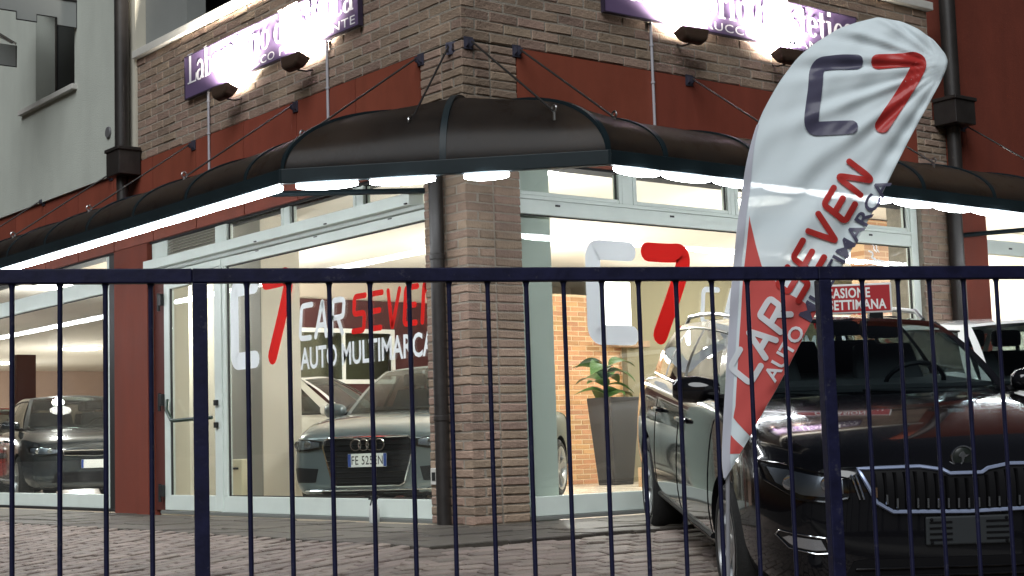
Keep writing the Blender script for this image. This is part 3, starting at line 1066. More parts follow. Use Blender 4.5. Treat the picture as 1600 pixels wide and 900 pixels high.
def prof(w, r, t):
    a = t * PI / 2
    s, c = math.sin(a), math.cos(a)
    near = abs(w[0]) + abs(w[1])
    b = CB + .12 * max(0, 1 - near / .75)
    return Vector((w[0] + (r[0] - w[0]) * s, w[1] + (r[1] - w[1]) * s, CZ + b * c))


for (w0, r0), (w1, r1) in zip(stations[:-1], stations[1:]):
    def fn(u, v, w0=w0, r0=r0, w1=w1, r1=r1):
        return prof(w0, r0, v).lerp(prof(w1, r1, v), u)
    slab(fn, 8, 18, (0, 0, .006)).build('panel', canopy_m, can, smooth=30)
for k, (w, r) in enumerate(stations):
    d = (Vector((r[0] - w[0], r[1] - w[1], 0))).normalized()
    sd = Vector((-d.y, d.x, 0)) * .022
    mb = MB()
    N = 18
    vs_ = []
    for i in range(N + 1):
        p = prof(w, r, i / N)
        nrm = (p - Vector((w[0], w[1], CZ - .4))).normalized()
        for s_, h_ in ((-1, -.012), (1, -.012), (1, .022), (-1, .022)):
            vs_.append(p + sd * s_ + Vector((0, 0, h_)))
    fs_ = [(i * 4 + a, i * 4 + (a + 1) % 4, (i + 1) * 4 + (a + 1) % 4, (i + 1) * 4 + a) for i in range(N) for a in range(4)] + [(3, 2, 1, 0), (N * 4, N * 4 + 1, N * 4 + 2, N * 4 + 3)]
    mb.add(vs_, fs_).build('rib', canopym_m, can, smooth=30)
rim = [(-CD, LR[-1]), (-CD, .30), (.20, -CD), (RR[-1], -CD)]


def beam(parent, name, a, b, z0, z1, w, m):
    d = Vector((b[0] - a[0], b[1] - a[1], 0)).normalized()
    nn = Vector((-d.y, d.x, 0)) * (w / 2)
    A, Bq = Vector((*a, 0)), Vector((*b, 0))
    vs_ = [Vector((q.x, q.y, z)) for z in (z0, z1) for q in (A - nn, Bq - nn, Bq + nn, A + nn)]
    return MB().add(vs_, [(0, 3, 2, 1), (4, 5, 6, 7), (0, 1, 5, 4), (1, 2, 6, 5), (2, 3, 7, 6), (3, 0, 4, 7)]).build(name, m, parent, bevel=.006)


for a, b in zip(rim[:-1], rim[1:]):
    d = Vector((b[0] - a[0], b[1] - a[1], 0)).normalized()
    beam(can, 'rim_beam', (a[0] - d.x * .02, a[1] - d.y * .02), (b[0] + d.x * .02, b[1] + d.y * .02), CZ - .088, CZ + .012, .055, canopym_m)
# arms under the canopy
for p, q in (((-.0, .50, 2.42), (-CD + .03, 1.25, 2.40)), ((5.68, 0, 2.36), (6.6, -CD + .03, 2.40)), ((0, 6.0, 2.42), (-CD + .03, 6.6, 2.40))):
    MB().tube([p, q], .022).build('arm', canopym_m, can, smooth=True)
# tie rods with wall brackets and eyelets
def rod(wall, eye):
    w, e = Vector(wall), Vector(eye)
    out = Vector((e.x - w.x, e.y - w.y, 0)).normalized()
    MB().tube([w + out * .05, e], .008, 6).build('tie_rod', pipe_m, can, smooth=True)
    side = Vector((-out.y, out.x, 0))
    mb = MB()
    for s_ in (-1, 1):
        c = w + side * .022 * s_
        mb.add([c + out * a + Vector((0, 0, b)) + side * t for t in (-.004, .004) for a, b in ((0, -.035), (.045, -.015), (.045, .02), (0, .035))], [(0, 1, 2, 3), (7, 6, 5, 4), (0, 4, 5, 1), (1, 5, 6, 2), (2, 6, 7, 3), (3, 7, 4, 0)])
    mb.add([w + side * a + Vector((0, 0, b)) + out * t for t in (.001, .010) for a, b in ((-.038, -.045), (.038, -.045), (.038, .045), (-.038, .045))], [(0, 1, 2, 3), (7, 6, 5, 4), (0, 4, 5, 1), (1, 5, 6, 2), (2, 6, 7, 3), (3, 7, 4, 0)])
    mb.build('bracket', mat('galvanised', (.10, .10, .14), .45, metal=.6), can)
    mb = MB()
    mb.tube([e + Vector((0, 0, -.06)), e + Vector((0, 0, .0))], .010, 6)
    mb.tube([e + out * .022 * math.cos(t) + Vector((0, 0, .02 + .022 * math.sin(t))) for t in [k * PI / 5 for k in range(10)]], .007, 6, closed=True)
    mb.build('eyelet', steel_m, can, smooth=True)


for y in (.12, .50, 2.33, 4.20, 6.05, 7.88, 9.7):
    t = 1.02
    rod((-.0, y, 3.40), (-t if y > .2 else -.62, y if y > .2 else .12 - .35, 2.72))
for x in (.06, .50, 2.27, 4.0, 5.90, 7.7):
    rod((x, 0, 3.42), (x if x > .2 else .02, -1.04 if x > .2 else -.98, 2.73))

# led strips under the rim
def led(a, b, label, z=CZ - .108, r=.017, lo=.45, group='led strips under the canopy rim'):
    t = thing('led_strip', label, 'light strip', ((a[0] + b[0]) / 2, (a[1] + b[1]) / 2, z), group=group)
    d = Vector((b[0] - a[0], b[1] - a[1], 0)); h = d / 2
    dn = d.normalized(); s_ = Vector((-dn.y, dn.x, 0))
    MB().add([q + s_ * (.016 * k) + Vector((0, 0, zz)) for zz in (.014, .019) for q, k in ((-h, -1), (h, -1), (h, 1), (-h, 1))], [(0, 3, 2, 1), (4, 5, 6, 7), (0, 1, 5, 4), (1, 2, 6, 5), (2, 3, 7, 6), (3, 0, 4, 7)]).build('channel', steel_m, t)
    n = 14
    pts = [(-h + d * (i / n)) for i in range(n + 1)]
    mb = MB()
    rings = []
    for i, p in enumerate(pts):
        w = r * (lo + (1 - lo) * math.sin(PI * (i + .25) / (n + .5)) ** .45)  # swelled width: the strip's bloom is put into the shape
        rings.append([p + s_ * (w * math.cos(q)) + Vector((0, 0, .012 - w * 1.35 * abs(math.sin(q)))) for q in [k * PI / 5 for k in range(6)]])
    vs_ = [q for rr in rings for q in rr]
    fs_ = [(i * 6 + k, i * 6 + (k + 1) % 6, (i + 1) * 6 + (k + 1) % 6, (i + 1) * 6 + k) for i in range(n) for k in range(6)] + [tuple(range(6)), tuple(n * 6 + k for k in range(6))]
    mb.add(vs_, fs_).build('diffuser', led_m, t, smooth=True)


ORD = 'first second third fourth fifth sixth seventh eighth ninth tenth eleventh twelfth thirteenth fourteenth fifteenth sixteenth seventeenth eighteenth nineteenth twentieth'.split()
ys = [.33 + .93 * k for k in range(15)]
for k, (a, b) in enumerate(zip(ys[:-1], ys[1:])):
    led((-CD, a + .006), (-CD, b - .006), 'white led strip under the left canopy rim, %s from the corner' % ORD[k], r=.031, lo=.9)
A, Bq = Vector((-CD, .30)), Vector((.20, -CD))
for (p, q), nm in zip(((.045, .235), (.275, .475), (.565, .70)), ('first from the left', 'second from the left', 'third from the left')):
    a, b = A.lerp(Bq, p), A.lerp(Bq, q)
    led(tuple(a), tuple(b), 'short led strip under the slanted corner rim of the canopy, ' + nm, r=.034)
xs_ = [.23, .66, 1.14, 1.64, 2.1, 2.6, 3.1, 3.6, 4.1, 4.75, 5.25, 5.8, 6.3, 6.8, 7.4, 8]
for k, (a, b) in enumerate(zip(xs_[:-1], xs_[1:])):
    led((a + .022, -CD), (b - .022, -CD), 'white led strip under the right canopy rim, %s from the corner' % ORD[k], r=.034)

# ------------------------------------------------------------------ rainwater pipes
def pipe_thing(name, label, pts, r, extra=None, group=None):
    t = thing(name, label, 'downpipe', pts[0], group=group)
    p0 = Vector(pts[0])
    MB().tube([Vector(p) - p0 for p in pts], r, 16).build('pipe', pipe_m, t, smooth=True)
    return t, p0


t, p0 = pipe_thing('downpipe', 'black downpipe against the brick corner pillar', [(-.062, .275, 0), (-.062, .275, 2.42), (-.04, .275, 2.9)], .052)
for z in (.75, 1.9):
    MB().lathe([(.053, -.02), (.058, -.015), (.058, .015), (.053, .02)], 16, 'z', (0, 0, z)).build('pipe_clip', pipe_m, t, smooth=True)
t, p0 = pipe_thing('downpipe', 'black downpipe with a square hopper beside the pale plaster wall', [(-.11, 5.54, 7.0), (-.11, 5.54, 3.45)], .072)
mb = MB().box((-.13, -.21, -3.70), (.10, .09, -3.43)).box((-.145, -.225, -3.46), (.10, .105, -3.425))
mb.build('hopper', pipe_m, t, bevel=.006)
MB().tube([(0, 0, -3.7), (0, -.02, -4.25)], .06, 14).build('pipe', pipe_m, t, smooth=True)
t, p0 = pipe_thing('downpipe', 'black upper downpipe with hopper between right brick parapet and red wall', [(5.64, -.10, 7.0), (5.64, -.10, 3.55)], .075)
MB().box((-.17, -.15, -3.62), (.13, .10, -3.37)).box((-.185, -.165, -3.40), (.145, .10, -3.365)).build('hopper', pipe_m, t, bevel=.006)
MB().tube([(.01, .02, -3.62), (.01, .02, -4.3)], .065, 14).build('pipe', pipe_m, t, smooth=True)
t, p0 = pipe_thing('downpipe', 'black downpipe below the canopy between brick pillar and right red column', [(5.60, -.07, 0), (5.60, -.07, 2.75)], .07)

# conduits feeding the signs
for p, lab in (((-.014, 3.87, 3.0), 'thin grey conduit rising to the left sign below its letters Labo'), ((-.014, 1.80, 3.0), 'thin grey conduit rising to the left sign near the corner end'), ((1.86, -.014, 2.9), 'thin grey conduit rising to the sign right of the corner')):
    t = thing('conduit', lab, 'conduit', p, group='sign feed conduits')
    MB().tube([(0, 0, 0), (0, 0, 3.84 - p[2])], .012, 10).build('pipe', mat('grey_plastic', (.40, .39, .42), .5), t, smooth=True)
    for z in (.45, .75):
        MB().lathe([(.012, -.008), (.017, -.008), (.017, .008), (.012, .008)], 10, 'z', (0, 0, z)).build('clip', MATS['grey_plastic'], t)

# ------------------------------------------------------------------ signs and their floodlights
def sign(fn, loc, label, corner):
    t = thing('sign_board', label, 'sign', loc, group='purple beauty salon signs')
    def f(u, v, h): return tuple(Vector(fn(u, v, h)) - Vector(loc))
    MB().prism([(0, 3.845), (3.0, 3.845), (3.0, 4.235), (0, 4.235)], f, .012, .045).build('panel', sign_m, t)
    ed = MB()
    for q in ([(0, 3.837), (3.0, 3.837), (3.0, 3.8455), (0, 3.8455)], [(0, 4.2345), (3.0, 4.2345), (3.0, 4.243), (0, 4.243)], [(-.008, 3.837), (-.0005, 3.837), (-.0005, 4.243), (-.008, 4.243)], [(3.0005, 3.837), (3.008, 3.837), (3.008, 4.243), (3.0005, 4.243)]):
        ed.prism(q, f, .01, .052)
    ed.build('frame', mat('sign_edge', (.03, .022, .045), .4), t)
    s_, u = serif_text("Laboratorio d'Estetica", 0, 0, 1)
    k = 2.90 / u
    s_ = [([(.055 + x * k, 3.972 + y * k * 1.08) for x, y in p], [q * k for q in w] if isinstance(w, list) else w * k, c) for p, w, c in s_]
    mb = MB(); lay_strokes(s_, f, mb, .048, .00025)
    mb.build('lettering', mat('sign_white', (.78, .76, .80), .5), t, fix=False)
    for word, ua, ub in (('TRUCCO', .98, 1.68), ('PERMANENTE', 1.76, 2.95)):
        vs_, fs_ = text_tris(word, ua, ub, 3.866, 3.936, bold=.005, spacing=1.1)
        MB().add([f(u_, v_, .048) for u_, v_ in vs_], fs_).build('lettering', MATS['sign_white'], t, fix=False)
    return t


sign(left_fn(4.27), (0, 4.27, 3.84), 'purple sign reading Laboratorio d\'Estetica on the parapet left of the corner', 0)
sign(right_fn(1.35), (1.35, 0, 3.84), 'purple sign reading Laboratorio d\'Estetica on the parapet right of the corner, partly behind the flag', 1)


def floodlight(wallpt, out, label, side):
    out = Vector(out)
    t = thing('floodlight', label, 'floodlight', wallpt, group='floodlights lighting the purple signs')
    z = Vector((0, 0, 1))
    tilt = math.radians(28)
    c = out * .17 + z * .01
    aim = (z * math.sin(math.radians(70)) - out * math.cos(math.radians(70))).normalized()
    upv = out * math.sin(math.radians(70)) + z * math.cos(math.radians(70))
    s_ = Vector(side)
    MB().tube([-z * .03, out * .06 - z * .05, out * .14 - z * .05], .011, 8).build('arm', pipe_m, t, smooth=True)
    mb = MB()
    prof_ = [(-.085, .050), (-.060, .075), (.0, .085), (.03, .09)]
    # housing: tapered shell open towards the aim
    def ring(a, hw, hh): return [c + aim * a + s_ * (hw * i) + upv * (hh * j) for i, j in ((-1, -1), (1, -1), (1, 1), (-1, 1))]
    rr = [ring(-.075, .07, .022), ring(-.055, .115, .045), ring(.0, .14, .058), ring(.03, .15, .064)]
    vs_ = [q for r_ in rr for q in r_]
    fs_ = [(3, 2, 1, 0)] + [(i * 4 + k, i * 4 + (k + 1) % 4, (i + 1) * 4 + (k + 1) % 4, (i + 1) * 4 + k) for i in range(3) for k in range(4)]
    mb.add(vs_, fs_).build('housing', mat('flood_brown', (.05, .03, .02), .45), t, bevel=.016)
    MB().add(ring(.022, .135, .054), [(0, 1, 2, 3)]).build('lamp_glass', flood_m, t)
    ld = bpy.data.lights.new('flood_lamp', 'SPOT')
    ld.energy = 1150; ld.color = (1, .92, .80); ld.spot_size = math.radians(150); ld.spot_blend = .8; ld.shadow_soft_size = .05
    lo = bpy.data.objects.new('flood_lamp', ld); link(lo, t)
    lo.location = c + aim * .05
    lo.rotation_euler = aim.to_track_quat('-Z', 'Y').to_euler()


for y, z, w in ((3.27, 3.69, 'farther from the corner'), (2.05, 3.69, 'nearer the corner')):
    floodlight((0, y, z), (-1, 0, 0), 'brown floodlight on an arm under the left purple sign, ' + w, (0, 1, 0))
for x, z, w in ((2.16, 3.73, 'nearer the corner'), (3.28, 3.71, 'partly hidden by the flag')):
    floodlight((x, 0, z), (0, -1, 0), 'brown floodlight on an arm under the right purple sign, ' + w, (1, 0, 0))

# ------------------------------------------------------------------ awning at the top left
aw = thing('awning', 'pale fabric awning with castellated dark-edged valance at the top left', 'awning', (0, 6.88, 5.1))
fab = sheet_mat('awning_fabric', (.42, .44, .43), .3, .02, .02)


def valance(x_end, y, z, wid, n, drop, name):
    """castellated strip hanging in a plane square to the wall, its end at x_end"""
    pts = []
    x = x_end
    low = True
    tooth = wid / n
    for i in range(n):
        h = -drop if low else -drop * .72
        pts += [(x, h), (x - tooth, h)]
        x -= tooth
        low = not low
    poly = [(x_end, 0)] + pts + [(x_end - wid, 0)]
    mb = MB()
    for i in range(0, len(pts), 2):
        (a_, ha), (b_, _) = pts[i], pts[i + 1]
        mb.box((b_, y - .003, z + ha), (a_, y + .003, z))
    o = mb.build(name, fab, aw)
    MB().tube([(p, y - .004, z + q) for p, q in [(x_end, 0)] + pts], .008, 5).build('binding', mat('dark_binding', (.03, .03, .03), .8), o)
    return o


valance(-.03, -.01, .33, 1.1, 5, .29, 'valance')
valance(-.42, .72, -.04, .7, 3, .24, 'valance')
slab(lambda u, v: (-.03 - 1.1 * u, -.01 + .7 * v, .335 + .3 * v), 6, 6, (0, 0, .004)).build('cover', fab, aw, smooth=True)
MB().tube([(-.02, -.01, .335), (-1.13, -.01, .335)], .016).build('front_bar', pipe_m, aw, smooth=True)
for k in (0, 1):
    MB().tube([(-.42 - .04 * k, .72, -.02), (-.70 - .15 * k, .74, .12 + .03 * k), (-1.1, .76, .2)], .012).build('folding_arm', steel_m, aw, smooth=True)

# ------------------------------------------------------------------ showroom inside
ins = [('showroom_floor', (.2, .2, -.06), (22, 34, -.03), floor_m), ('showroom_ceiling', (.2, .2, 3.02), (22, 34, 3.15), ceil_m)]
for nme, a, b, m in ins:
    tag(box(nme, a, b, m), kind='structure')
tag(box('wall', (.2, 33.9, -.03), (22, 34.1, 3.02), pink_m), kind='structure')
tag(box('wall', (21.9, .2, -.03), (22.1, 34, 3.02), wallin_m), kind='structure')
tag(box('soffit', (3.2, 10.02, 2.68), (9.5, 12.5, 3.015), mat('soffit_paint', (.55, .47, .38), .9)), kind='structure')
tag(box('soffit', (.25, 9.5, 2.80), (3.19, 10.3, 3.015), MATS['soffit_paint']), kind='structure')
tag(box('interior_pier', (.13, .16, -.03), (.90, .56, 3.018), pier_m), 'grey-green painted pier behind the glass next to the corner pillar', 'pier')
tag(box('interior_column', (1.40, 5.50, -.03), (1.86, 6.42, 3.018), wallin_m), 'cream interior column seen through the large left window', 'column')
tag(box('shaded_face', (1.385, 5.50, -.03), (1.398, 6.42, 3.017), colshade_m), 'grey sheet standing for the shaded side of the interior column behind the red seven', 'panel')  # same cream column; its shaded side is put into this grey sheet
tag(box('partition', (1.40, 6.43, -.03), (1.52, 8.35, 3.018), mat('warm_beige', (.66, .62, .50), .85, var=.03)), 'beige partition behind the glass door', 'partition')
tag(box('inner_lining', (.13, 5.19, -.03), (.42, 5.222, 3.0), MATS['warm_beige']), 'beige lining on the showroom side of the left red column', 'wall lining')
# maroon office wall with a white-framed window
ow = thing('office_wall', 'maroon office wall with a white framed window behind the grey car', 'wall')
mb = MB().box((4.35, 9.9, -.03), (8.0, 10.0, 1.50)).box((4.35, 9.9, 2.22), (8.0, 10.0, 2.66)).box((5.95, 9.9, 1.5), (8.0, 10.0, 2.22))
mb.build('wall', maroon_m, ow)
owin = MB().box((4.37, 9.92, 1.50), (5.95, 9.95, 2.22)).build('window', glass_mat('office_glass', (.6, .63, .58)), ow)
fm = mat('white_frame', (.7, .7, .66), .5)
MB().box((4.36, 9.86, 1.47), (5.98, 9.899, 1.53)).box((4.36, 9.86, 2.19), (5.98, 9.899, 2.25)).box((4.36, 9.86, 1.531), (4.41, 9.899, 2.189)).box((5.93, 9.86, 1.531), (5.98, 9.899, 2.189)).box((5.1, 9.86, 1.531), (5.14, 9.899, 2.189)).build('frame', fm, owin)
box('office_back', (4.35, 10.6, 1.0), (8, 10.7, 2.66), mat('office_dim', (.42, .42, .34), .9), ow)
# orange brick wall inside
bw = thing('interior_brick_wall', 'orange brick wall inside the showroom behind the potted plant', 'wall')
box('mortar_core', (6.0, 7.608, -.03), (8.35, 7.9, 2.6), mortarin_m, bw)
brick_face(bw, 6.5, 8.35, -.03, 2.57, .068, .262, lambda u, z, h: (u, 7.6 - h + .004, z), 0, brickin_m)
ol = tag(box('olive_wall', (8.355, 7.5, -.03), (15.0, 7.9, 3.018), olive_m), 'olive beige interior wall behind the right lettered window', 'wall')
gpn = thing('glowing_panel', 'white glowing panel beside the orange brick wall', 'light box', (7.9, 7.40, 2.04))
box('screen', (0, -.01, 0), (.46, .03, .74), emit_mat('panel_glow', (1, .99, .95), 2.2), gpn)  # plain white panel given emission of its own
box('case', (-.02, .032, -.02), (.48, .09, .76), alu_m, gpn)
cab = thing('wall_shelf', 'small wooden ledge below the white glowing panel', 'shelf', (8.05, 7.4, 1.86))
box('board', (-.05, -.12, 0), (.55, .1, .09), mat('brown_wood', (.25, .16, .09), .6, var=.2), cab, .004)
# brick wall behind the cup drawing
tag(box('wall', (9.42, 2.6, -.03), (16, 2.8, 3.01), wallin_m), kind='structure')
bw2 = tag(box('cafe_wall', (7.6, 2.6, -.03), (9.415, 2.8, 3.0), None), 'brown orange brick wall behind the cup drawing at the right', 'wall')
m = bpy.data.materials.new('brick_far'); m.use_nodes = True
nt = m.node_tree
bt = nt.nodes.new('ShaderNodeTexBrick'); tc = nt.nodes.new('ShaderNodeTexCoord'); mp = nt.nodes.new('ShaderNodeMapping'); mp.inputs['Rotation'].default_value = (PI / 2, 0, 0)
nt.links.new(tc.outputs['Object'], mp.inputs[0]); nt.links.new(mp.outputs[0], bt.inputs['Vector'])
bt.inputs['Scale'].default_value = 1; bt.inputs['Brick Width'].default_value = .26; bt.inputs['Row Height'].default_value = .068; bt.inputs['Mortar Size'].default_value = .008
bt.inputs['Color1'].default_value = (.40, .19, .075, 1); bt.inputs['Color2'].default_value = (.32, .15, .06, 1); bt.inputs['Mortar'].default_value = (.5, .33, .18, 1)
nt.links.new(bt.outputs['Color'], nt.nodes['Principled BSDF'].inputs['Base Color'])
bw2.data.materials.clear(); bw2.data.materials.append(m)
tag(box('red_pillar', (5.1, 22.5, -.03), (5.5, 22.9, 2.7), maroon_m), 'dark red pillar deep inside the showroom behind the red car', 'pillar')


def ceiling_lamp(x, y, z, r, power, label, light=True):
    drop = 1.7 if y > 18 else .8
    t = thing('ceiling_lamp', label, 'ceiling lamp', (x, y, z), group='showroom ceiling lamps')
    MB().lathe([(0, -.05), (r * .6, -.048), (r * .9, -.035), (r, -.015)], 28, 'z').build('diffuser', lampglow_m, t, smooth=True)
    MB().lathe([(r, -.016), (r * 1.05, -.012), (r * 1.05, -.002), (r * .9, -.001)], 28, 'z').build('ring', steel_m, t, smooth=True)
    if light:
        ld = bpy.data.lights.new('lamp', 'POINT'); ld.shadow_soft_size = .12; ld.energy = power * 1.25; ld.color = (1, .975, .93)
        lo = bpy.data.objects.new('lamp', ld); link(lo, t); lo.location = (0, 0, -drop)  # unseen point light hung below the fixture to light the ceiling evenly


CL = [(2.2, 2.0, 3.018, .3, 95, 'above the front of the grey car'), (5.5, 2.2, 3.018, .3, 50, 'near the right lettered window'), (9.5, 1.3, 3.018, .3, 95, 'over the right end of the showroom'),
      (5.2, 5.8, 3.018, .3, 140, 'in front of the orange brick wall'), (2.6, 8.6, 3.018, .3, 150, 'above the white car'), (9.8, 5.4, 3.018, .3, 150, 'in front of the olive wall'),
      (2.0, 12.6, 3.018, .3, 85, 'above the red and grey cars'), (7.36, 24.65, 3.018, .45, 150, 'large oval glow deep inside, nearest the red column'), (7.54, 30.0, 3.018, .45, 90, 'second deep lamp at the far left edge'), (1.6, 18.6, 3.018, .3, 60, 'over the rear of the left hall'), (12.5, 1.0, 3.018, .3, 120, 'behind the far right window'), (.75, 7.3, 3.018, .2, 60, 'added to brighten the partition behind the glass door')]  # the last lamp is added to brighten the partition
for x, y, z, r, p, w in CL:
    ceiling_lamp(x, y, z, r, p, 'round white showroom ceiling lamp ' + w)

# small interior pieces
cb = thing('cabinet', 'slim cream cabinet standing behind the mullion of the glass door', 'cabinet', (.80, 4.88, -.03), rz=0)
box('carcass', (-.05, -.12, .0), (.05, .12, .52), mat('cream_laminate', (.66, .60, .42), .5), cb, .012)
box('handle', (-.062, -.06, .42), (-.051, .04, .44), gasket_m, cb, .002)
pl = thing('planter', 'tall tapered charcoal planter in front of the orange brick wall', 'planter', (7.38, 6.75, -.03))
mb = MB()
rings = [(.165, 0), (.25, 1.12), (.25, 1.16), (.225, 1.16), (.22, 1.02)]
vs_ = [(a * w_, b * w_, h_) for w_, h_ in rings for a, b in ((-1, -1), (1, -1), (1, 1), (-1, 1))]
mb.add(vs_, [(3, 2, 1, 0)] + [(i * 4 + k, i * 4 + (k + 1) % 4, (i + 1) * 4 + (k + 1) % 4, (i + 1) * 4 + k) for i in range(len(rings) - 1) for k in range(4)] + [(16, 17, 18, 19)])
mb.build('pot', mat('charcoal', (.012, .012, .014), .5), pl, bevel=.008)
MB().box((-.225, -.225, 1.02), (.225, .225, 1.05)).build('soil', mat('soil', (.03, .02, .015), .9), pl)
plant = thing('potted_plant', 'green leafy plant growing in the tall charcoal planter', 'plant', (7.25, 6.72, 1.06))
leaf_m = mat('leaf_green', (.05, .13, .03), .4, var=.25, vscale=5, rand=.2)
MB().tube([(0, 0, 0), (.0, .0, .25), (-.05, .02, .45)], .018, 6, r1=.008).build('stem', mat('stem_green', (.08, .12, .04), .6), plant, smooth=True)
def leaf_mesh(l, w):
    def f(u, v):
        x = l * u; b = w * math.sin(PI * min(1, u * 1.02)) ** .8 * (1 - .25 * u)
        s_ = (v - .5) * 2
        return (x, s_ * b, .35 * l * u - .75 * l * u * u + .25 * b * s_ * s_)
    return grid_mesh(f, 8, 4).mesh('leaf', leaf_m, smooth=True)
lms = [leaf_mesh(.50, .17), leaf_mesh(.42, .15), leaf_mesh(.36, .12)]
rl = random.Random(11)
for k in range(15):
    o = bpy.data.objects.new('leaf', lms[k % 3]); link(o, plant)
    a = k * 2.4
    o.location = (rl.uniform(-.05, .05), rl.uniform(-.05, .05), .06 + .50 * k / 15)
    o.rotation_euler = (rl.uniform(-.3, .3), -rl.uniform(.0, .8), a)
bx2 = thing('carton', 'small brown carton on the showroom floor beside the planter', 'carton', (6.9, 5.6, -.03), .4)
box('carcass', (-.1, -.1, 0), (.1, .1, .24), mat('cardboard', (.35, .22, .12), .8, var=.1), bx2, .004)
box('tape', (-.101, -.03, .1), (-.1005, .03, .2405), mat('tape', (.5, .4, .25), .4), bx2)
bn = thing('waste_bin', 'small grey bin beside the carton behind the right window', 'bin', (7.35, 5.5, -.03))
MB().lathe([(0, .0), (.11, 0), (.14, .34), (.145, .36), (.13, .36), (.10, .03)], 20, 'z').build('body', mat('bin_grey', (.10, .10, .11), .5), bn, smooth=True)
MB().lathe([(.146, .30), (.15, .31), (.15, .33), (.146, .34)], 20, 'z').build('band', steel_m, bn, smooth=True)

# spray bottle on the sill outside
sp = thing('spray_bottle', 'small white spray bottle standing in front of the left window sill', 'bottle', (-.07, 1.16, .0))
MB().lathe([(0, 0), (.036, 0), (.04, .01), (.04, .09), (.032, .13), (.013, .155), (.013, .17)], 18, 'z').build('bottle_body', mat('white_plastic', (.55, .57, .55), .4), sp, smooth=True)
MB().box((-.045, -.012, .172), (.03, .012, .20)).box((-.05, -.008, .185), (-.045, .008, .197)).build('spray_head', gasket_m, sp, bevel=.004)
MB().tube([(-.02, 0, .172), (-.035, 0, .13)], .005, 6).build('trigger', gasket_m, sp)

# ------------------------------------------------------------------ fence
fz = 1.089
fn_ = thing('fence', 'dark blue steel bar fence running across the whole foreground', 'fence', (FP.x, FP.y, 0))
fn_.rotation_euler = (0, 0, math.atan2(FD.y, FD.x))
S = .12
POSTS = [-52.4, -35.3, -18.2, -1.15, 15.15, 31.45, 47.75]


def fgz(s):
    q = FP + FD * s
    return ground_z(q.x, q.y)


x0, x1 = POSTS[0] * S, POSTS[-1] * S
for i, pi_ in enumerate(POSTS):
    px_ = pi_ * S
    box('post', (px_ - .021, -.021, fgz(px_) - .05), (px_ + .021, .021, fz - .043), fence_m, fn_, .003)
    if i + 1 < len(POSTS):
        pe = POSTS[i + 1] * S
        box('top_rail', (px_ - .0212, -.02, fz - .042), (pe - .0216, .02, fz), fence_m, fn_, .004)
        gb = fgz((px_ + pe) / 2)
        box('bottom_rail', (px_ + .022, -.016, gb + .12), (pe - .022, .016, gb + .155), fence_m, fn_, .003)
        me = MB().lathe([(.010, gb + .156), (.0085, gb + .162), (.0072, gb + .17), (.0072, fz - .060), (.0085, fz - .050), (.0115, fz - .0425)], 10, 'z').mesh('bar', fence_m, smooth=True)
        step = (pe - px_ - 2 * 1.15 * S) / 14
        for k in range(15):
            o = bpy.data.objects.new('bar', me); link(o, fn_)
            o.location = (px_ + 1.15 * S + k * step, 0, 0)
            o.rotation_euler = (random.gauss(0, .002), random.gauss(0, .002), random.random())
# low kerb under the fence
kb = MB()
kk = [x0 - .2 + (x1 - x0 + .4) * i / 14 for i in range(15)]
vs_ = []
for k in kk:
    for n_, h_ in ((-.12, -.3), (.12, -.3), (.12, .05), (-.12, .05)):
        q = FP + FD * k + FN * n_
        vs_.append((q.x, q.y, ground_z(*(FP + FD * k).to_2d()) + h_))
fs_ = [(i * 4 + a, i * 4 + (a + 1) % 4, (i + 1) * 4 + (a + 1) % 4, (i + 1) * 4 + a) for i in range(14) for a in range(4)] + [(3, 2, 1, 0), (56, 57, 58, 59)]
tag(kb.add(vs_, fs_).build('kerb', mat('kerb_concrete', (.25, .24, .22), .85, var=.1)), 'low concrete kerb carrying the blue fence', kind='structure')

# ------------------------------------------------------------------ feather flag
P0 = Vector((-1.866, -4.211, .38)); RF = Vector((.6405, -.768, 0)); NF = Vector((-.768, -.6405, 0))
FL_L = [(0.0, 0.0), (-0.006, 0.095), (0.008, 0.237), (0.023, 0.392), (0.045, 0.6), (0.067, 0.809), (0.09, 0.966), (0.119, 1.149), (0.155, 1.32), (0.201, 1.464), (0.263, 1.571), (0.339, 1.681), (0.42, 1.754), (0.521, 1.813), (0.625, 1.849), (0.707, 1.855)]
FL_R = [(0.707, 1.855), (0.777, 1.841), (0.85, 1.802), (0.91, 1.752), (0.95, 1.701), (0.972, 1.655), (0.951, 1.599), (0.888, 1.491), (0.8, 1.346), (0.731, 1.22), (0.661, 1.089), (0.57, 0.943), (0.485, 0.805), (0.399, 0.669), (0.316, 0.518), (0.232, 0.371), (0.163, 0.265), (0.108, 0.169), (0.052, 0.081), (0.0, 0.0)]
RED_T = [(0.146, 1.169), (0.153, 1.049), (0.17, 0.953), (0.191, 0.862), (0.247, 0.791), (0.288, 0.745), (0.35, 0.708), (0.399, 0.669)]


def interp(poly, z):
    """abscissa on a polyline sorted by z"""
    for (a, za), (b, zb) in zip(poly[:-1], poly[1:]):
        lo, hi = min(za, zb), max(za, zb)
        if lo - 1e-9 <= z <= hi + 1e-9:
            return a + (b - a) * ((z - za) / (zb - za) if abs(zb - za) > 1e-9 else 0)
    return poly[-1][0] if abs(poly[-1][1] - z) < abs(poly[0][1] - z) else poly[0][0]


FLs = chaikin(FL_L, 2); FRs = chaikin(FL_R, 2)


